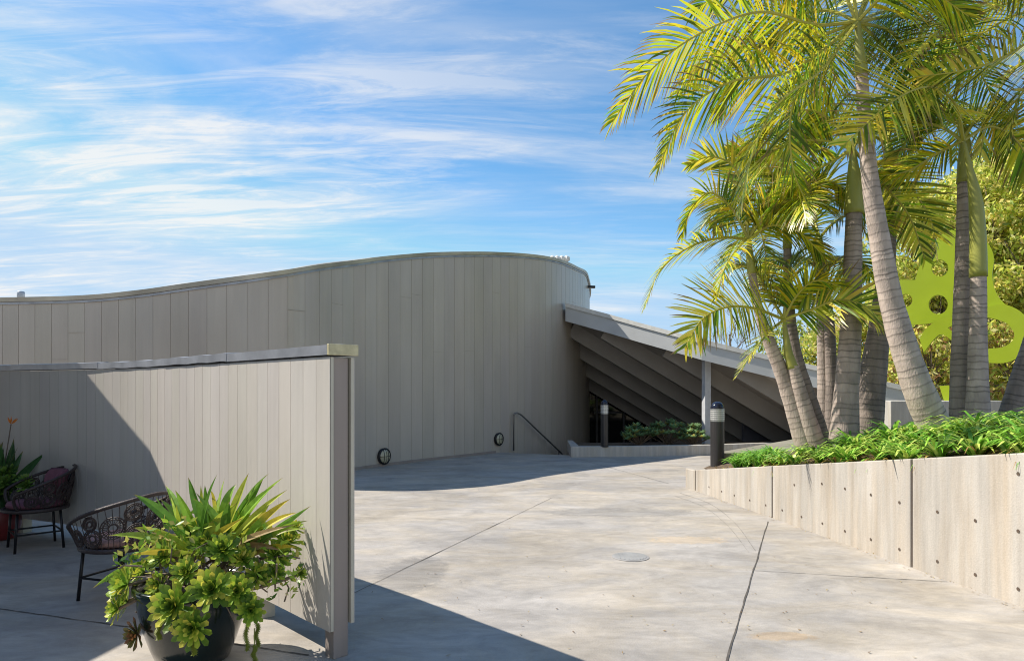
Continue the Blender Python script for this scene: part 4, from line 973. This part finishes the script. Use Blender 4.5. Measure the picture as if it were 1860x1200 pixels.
for _ in range(620):
    c = pc + Vector((rnd(-.42, .62) , rnd(-.2, .25), 0)); c.z = .50 + .22 * (1 - (abs(c.x - pc.x) / .7)) + rnd(-.16, .14); mb.c = random.choice(RC + [(.45, .42, .10)]); leaf_face(mb, c, (rdir() + Vector((0, -.3, .6))).normalized(), rnd(.018, .03), rnd(.04, .07), rdir())
mb.build('small_leaves', M['strap'], pot, color=True)
SC = [(.12, .26, .03), (.20, .36, .04), (.30, .46, .05), (.46, .52, .06)]; YC = [(.52, .56, .06), (.40, .50, .06), (.34, .46, .05)]
def leafset(lst, cols):
    for bx, by, tx, ty in lst:
        mb = MB(); Y0 = 4.1 + rnd(-.1, .12); strap_leaf(mb, px(bx, by, Y0), px(tx, ty, Y0 + rnd(-.22, .22)), rnd(.036, .052), Vector((rnd(-.03, .03), rnd(-.05, .05), rnd(.03, .10))), cols); mb.build('strap_leaf', M['strap'], pot, color=True)
leafset([(350, 990, 242, 897), (375, 985, 342, 866), (365, 990, 395, 860), (390, 980, 408, 868), (380, 990, 372, 880), (400, 990, 452, 858), (410, 990, 490, 858), (405, 985, 478, 870), (420, 995, 515, 866), (400, 980, 430, 878),
         (430, 1000, 528, 905), (440, 1010, 565, 918), (430, 1015, 560, 945), (395, 990, 420, 890), (360, 1000, 290, 905), (350, 1005, 282, 900), (372, 995, 352, 905), (340, 985, 300, 880), (420, 1000, 468, 890), (410, 985, 500, 880),
         (385, 995, 402, 900), (430, 1000, 540, 930), (300, 1020, 168, 1068), (345, 1000, 320, 915), (415, 1000, 455, 905), (425, 1000, 490, 915)], SC)
leafset([(345, 1005, 195, 972), (360, 1010, 240, 958), (372, 1012, 235, 1008), (385, 1000, 240, 1012), (350, 1020, 255, 1030), (330, 1010, 262, 1005), (395, 975, 382, 890), (425, 1015, 555, 960), (345, 990, 310, 900), (455, 985, 480, 958), (330, 1025, 250, 1032)], YC)
DD = [(.34, .24, .10), (.26, .17, .08), (.45, .36, .12)]
leafset([(rnd(340, 440), rnd(990, 1020), rnd(230, 560), rnd(930, 1010)) for _ in range(6)], DD)
leafset([(rnd(350, 440), rnd(985, 1010), rnd(300, 545), rnd(875, 950)) for _ in range(16)], SC)
for x, y0, y1, Y in ((288, 1130, 1158, 3.72), (352, 1150, 1186, 3.66), (448, 1120, 1178, 3.8), (467, 1130, 1172, 3.85), (462, 1170, 1200, 3.8)):
    mb = MB()
    for k in range(26):
        f = k / 25; c = px(x + 2 * math.sin(f * 9), y0 + (y1 - y0) * f, Y)
        for a in range(5): mb.c = (.30, .34, .06); an = a * 1.256 + k * .6; leaf_face(mb, c, Vector((math.cos(an), math.sin(an), -.5)).normalized(), .012, .022, Vector((0, 0, 1)))
    mb.tube([px(x, y0 - 30, Y + .05), px(x, y1, Y)], .003, 5); mb.build('trailing_stem', M['strap'], pot, color=True)

# left plant in red pot
lc = Vector(((-2 - CX) / F * 7.25, 7.25, 0))
lp = empty('potted_bird_of_paradise', lc, 'dark leaved plant with one orange flower in a red pot behind the left chair', 'potted plant')
mb = MB(); mb.lathe(lc, [(.12, 0), (.16, .02), (.20, .15), (.20, .28), (.185, .33), (.17, .33)], 28); mb.build('pot', M['redpot'], lp, smooth=True)
for k in range(44):
    a = rnd(0, 6.28); q = rnd(.1, .46); mb = MB(); strap_leaf(mb, lc + Vector((rnd(-.08, .08), rnd(-.05, .05), .33)), lc + Vector((math.cos(a) * q, math.sin(a) * q * .7, rnd(.7, 1.28) - q * .4)), rnd(.06, .09), Vector((0, 0, .08)), DK); mb.build('leaf', M['strap'], lp, color=True)
for k in range(16):
    c = lc + Vector((rnd(-.1, .42), rnd(-.3, -.05), rnd(.50, .80))); mb = MB(); rosette(mb, c, Vector((.2, -.5, .7)), rnd(.08, .13), [(.10, .22, .04), (.16, .30, .05)], 22); mb.build('rosette', M['strap'], lp, color=True)
fx = px(20, 770, 7.2); mb = MB()
for k in range(6): d = Vector((rnd(-.8, .8), rnd(-.3, .3), rnd(.3, 1))).normalized(); mb.c = (1, 1, 1); leaf_face(mb, fx, d, .02, .09, Vector((0, 1, 0)))
mb.build('flower', M['orange'], lp); mb = MB(); mb.tube([lc + Vector((0, 0, .4)), fx], .006, 6); mb.build('flower_stem', M['stem'], lp)

# ------------------------------------------------------------------ chairs
def chair(loc, rz, label):
    e = empty('wicker_chair', loc, label, 'chair', 'round backed wicker chairs on the terrace', rz=rz)
    # local: front towards -Y ; phi measured from the back (+Y)
    def rimp(phi, f=1.0):
        h = .41 + f * ((.80 - .23 * (abs(phi) / R(128)) ** 1.6) - .41); r = .27 + .07 * f; return Vector((math.sin(phi) * r * 1.03, math.cos(phi) * r, h))
    n = 36; ph = [R(-128) + R(256) * k / n for k in range(n + 1)]
    fl = [Vector((math.sin(R(s * 128)) * .27, math.cos(R(s * 128)) * .27 , .40)) for s in (-1, 1)]
    rim = [rimp(p) for p in ph]
    mb = MB(); mb.tube([fl[0]] + spline([fl[0] + Vector((0, -.03, .04)), fl[0] + Vector((-.02, -.05, .11)), rim[0]], 3) + rim[1:-1] + list(reversed(spline([fl[1] + Vector((0, -.03, .04)), fl[1] + Vector((.02, -.05, .11)), rim[-1]], 3))) + [fl[1]], .015, 8)
    mb.local('rim', M['wicker'], e, smooth=True)
    mb = MB(); circ_ = [Vector((math.sin(a) * .275, math.cos(a) * .275, .40)) for a in [2 * math.pi * k / 40 for k in range(40)]]; mb.tube(circ_, .018, 8, closed=True)
    mb.lathe((0, 0, .375), [(.24, 0), (.262, .005), (.262, .03), (.24, .035)], 32); mb.local('seat', M['wicker'], e, smooth=True)
    for k, a in enumerate((45, 135, 225, 315)):
        a = R(a); mb = MB(); mb.tube([(math.sin(a) * .25, math.cos(a) * .25, .39), (math.sin(a) * .285, math.cos(a) * .285, 0)], .0125, 8); mb.local('leg', M['black'], e, smooth=True)
    mb = MB(); q = [Vector((math.sin(R(a)) * .272, math.cos(R(a)) * .272, .17)) for a in (45, 135, 225, 315)]
    for a, b in zip(q, q[1:] + q[:1]): mb.tube([a, b], .009, 6)
    mb.local('stretcher', M['black'], e)
    # flower circle infill
    mb = MB()
    def surf(phi, f): return rimp(phi, f)
    spots = [(-112, .42, .062), (-88, .30, .07), (-84, .72, .055), (-60, .5, .085), (-32, .32, .075), (-30, .74, .065), (-4, .55, .09), (24, .3, .075), (28, .75, .065), (52, .5, .085), (80, .32, .07), (80, .72, .055), (106, .42, .062)]
    for deg, f, r in spots:
        c = surf(R(deg), f); t = (surf(R(deg + 4), f) - surf(R(deg - 4), f)).normalized(); u = (surf(R(deg), f + .1) - surf(R(deg), f - .1)).normalized()
        for rr in (1.0, .80, .35):
            mb.tube([c + (t * math.cos(a) + u * math.sin(a)) * r * rr for a in [2 * math.pi * k / 20 for k in range(20)]], .0055, 5, closed=True)
        for k in range(24): a = 2 * math.pi * k / 24; dd = t * math.cos(a) + u * math.sin(a); mb.tube([c + dd * r * .36, c + dd * r * .98], .003, 4, cap=False)
    for deg in range(-124, 125, 8): mb.tube([surf(R(deg), 0), surf(R(deg + rnd(-3, 3)), .5), surf(R(deg), 1)], .0035, 4, cap=False)
    mb.local('woven_back', M['wicker'], e)
    mb = MB(); mb.lathe((0, 0, .41), [(.14, 0), (.235, .008), (.25, .035), (.235, .062), (.12, .075), (.01, .078)], 32); o = mb.local('seat_cushion', M['pinkcush'] if 'pot' in label else M['cushion'], e, smooth=True)
    if 'pot' in label: return e
    mb = MB(); rows = []
    for k in range(13):
        phi = R(-62 + 124 * k / 12); c0 = [Vector((math.sin(phi) * r, math.cos(phi) * r, z)) for r, z in ((.235, .50), (.205, .53), (.20, .64), (.235, .74), (.275, .77), (.29, .73), (.265, .6))]
        if k in (0, 12): m_ = sum(c0, Vector()) / 7; c0 = [m_.lerp(q_, .5) for q_ in c0]
        rows.append([mb.V(q_) for q_ in c0])
    for A, B in zip(rows, rows[1:]):
        for j in range(7): q2 = (j + 1) % 7; mb.Fc(A[j], A[q2], B[q2], B[j])
    mb.Fc(*rows[0]); mb.Fc(*reversed(rows[-1])); mb.local('back_cushion', M['cushion'], e, smooth=True)
    return e
def facing(dx, dy): return math.atan2(dx, -dy)   # local -Y -> (dx,dy)
chair(Vector((-3.02, 5.28, 0)), facing(-.95, .30), 'dark wicker chair with rose cushion half hidden by the potted succulents')
chair(Vector((-4.80, 6.88, 0)), facing(-.72, -.70), 'dark wicker chair with maroon cushions in the shade at the left edge')

# loose debris on the paving
mb = MB()
for k in range(150):
    y = rnd(-1, 1); g_ = gp(rnd(640, 1700), rnd(860, 1200)); g_.z = .006
    if g_.x > xw(g_.y) - .05: continue
    mb.c = random.choice([(.30, .19, .08), (.20, .13, .07), (.42, .33, .14)]); leaf_face(mb, g_, Vector((rnd(-1, 1), rnd(-1, 1), .08)).normalized(), rnd(.006, .014), rnd(.012, .035), Vector((0, 0, 1)))
for k in range(160):
    Y = rnd(3.8, 10.6); g_ = Vector((xw(Y) - rnd(.0, .10) ** 1.0, Y, .006)); mb.c = random.choice([(.30, .19, .08), (.20, .13, .07), (.42, .33, .14)]); leaf_face(mb, g_, Vector((rnd(-1, 1), rnd(-1, 1), .08)).normalized(), rnd(.006, .012), rnd(.012, .035), Vector((0, 0, 1)))
tag(mb.build('fallen_leaves', M['strap'], color=True), 'tiny dry leaf fragments scattered on the sunlit paving', 'leaf litter', kind='stuff')
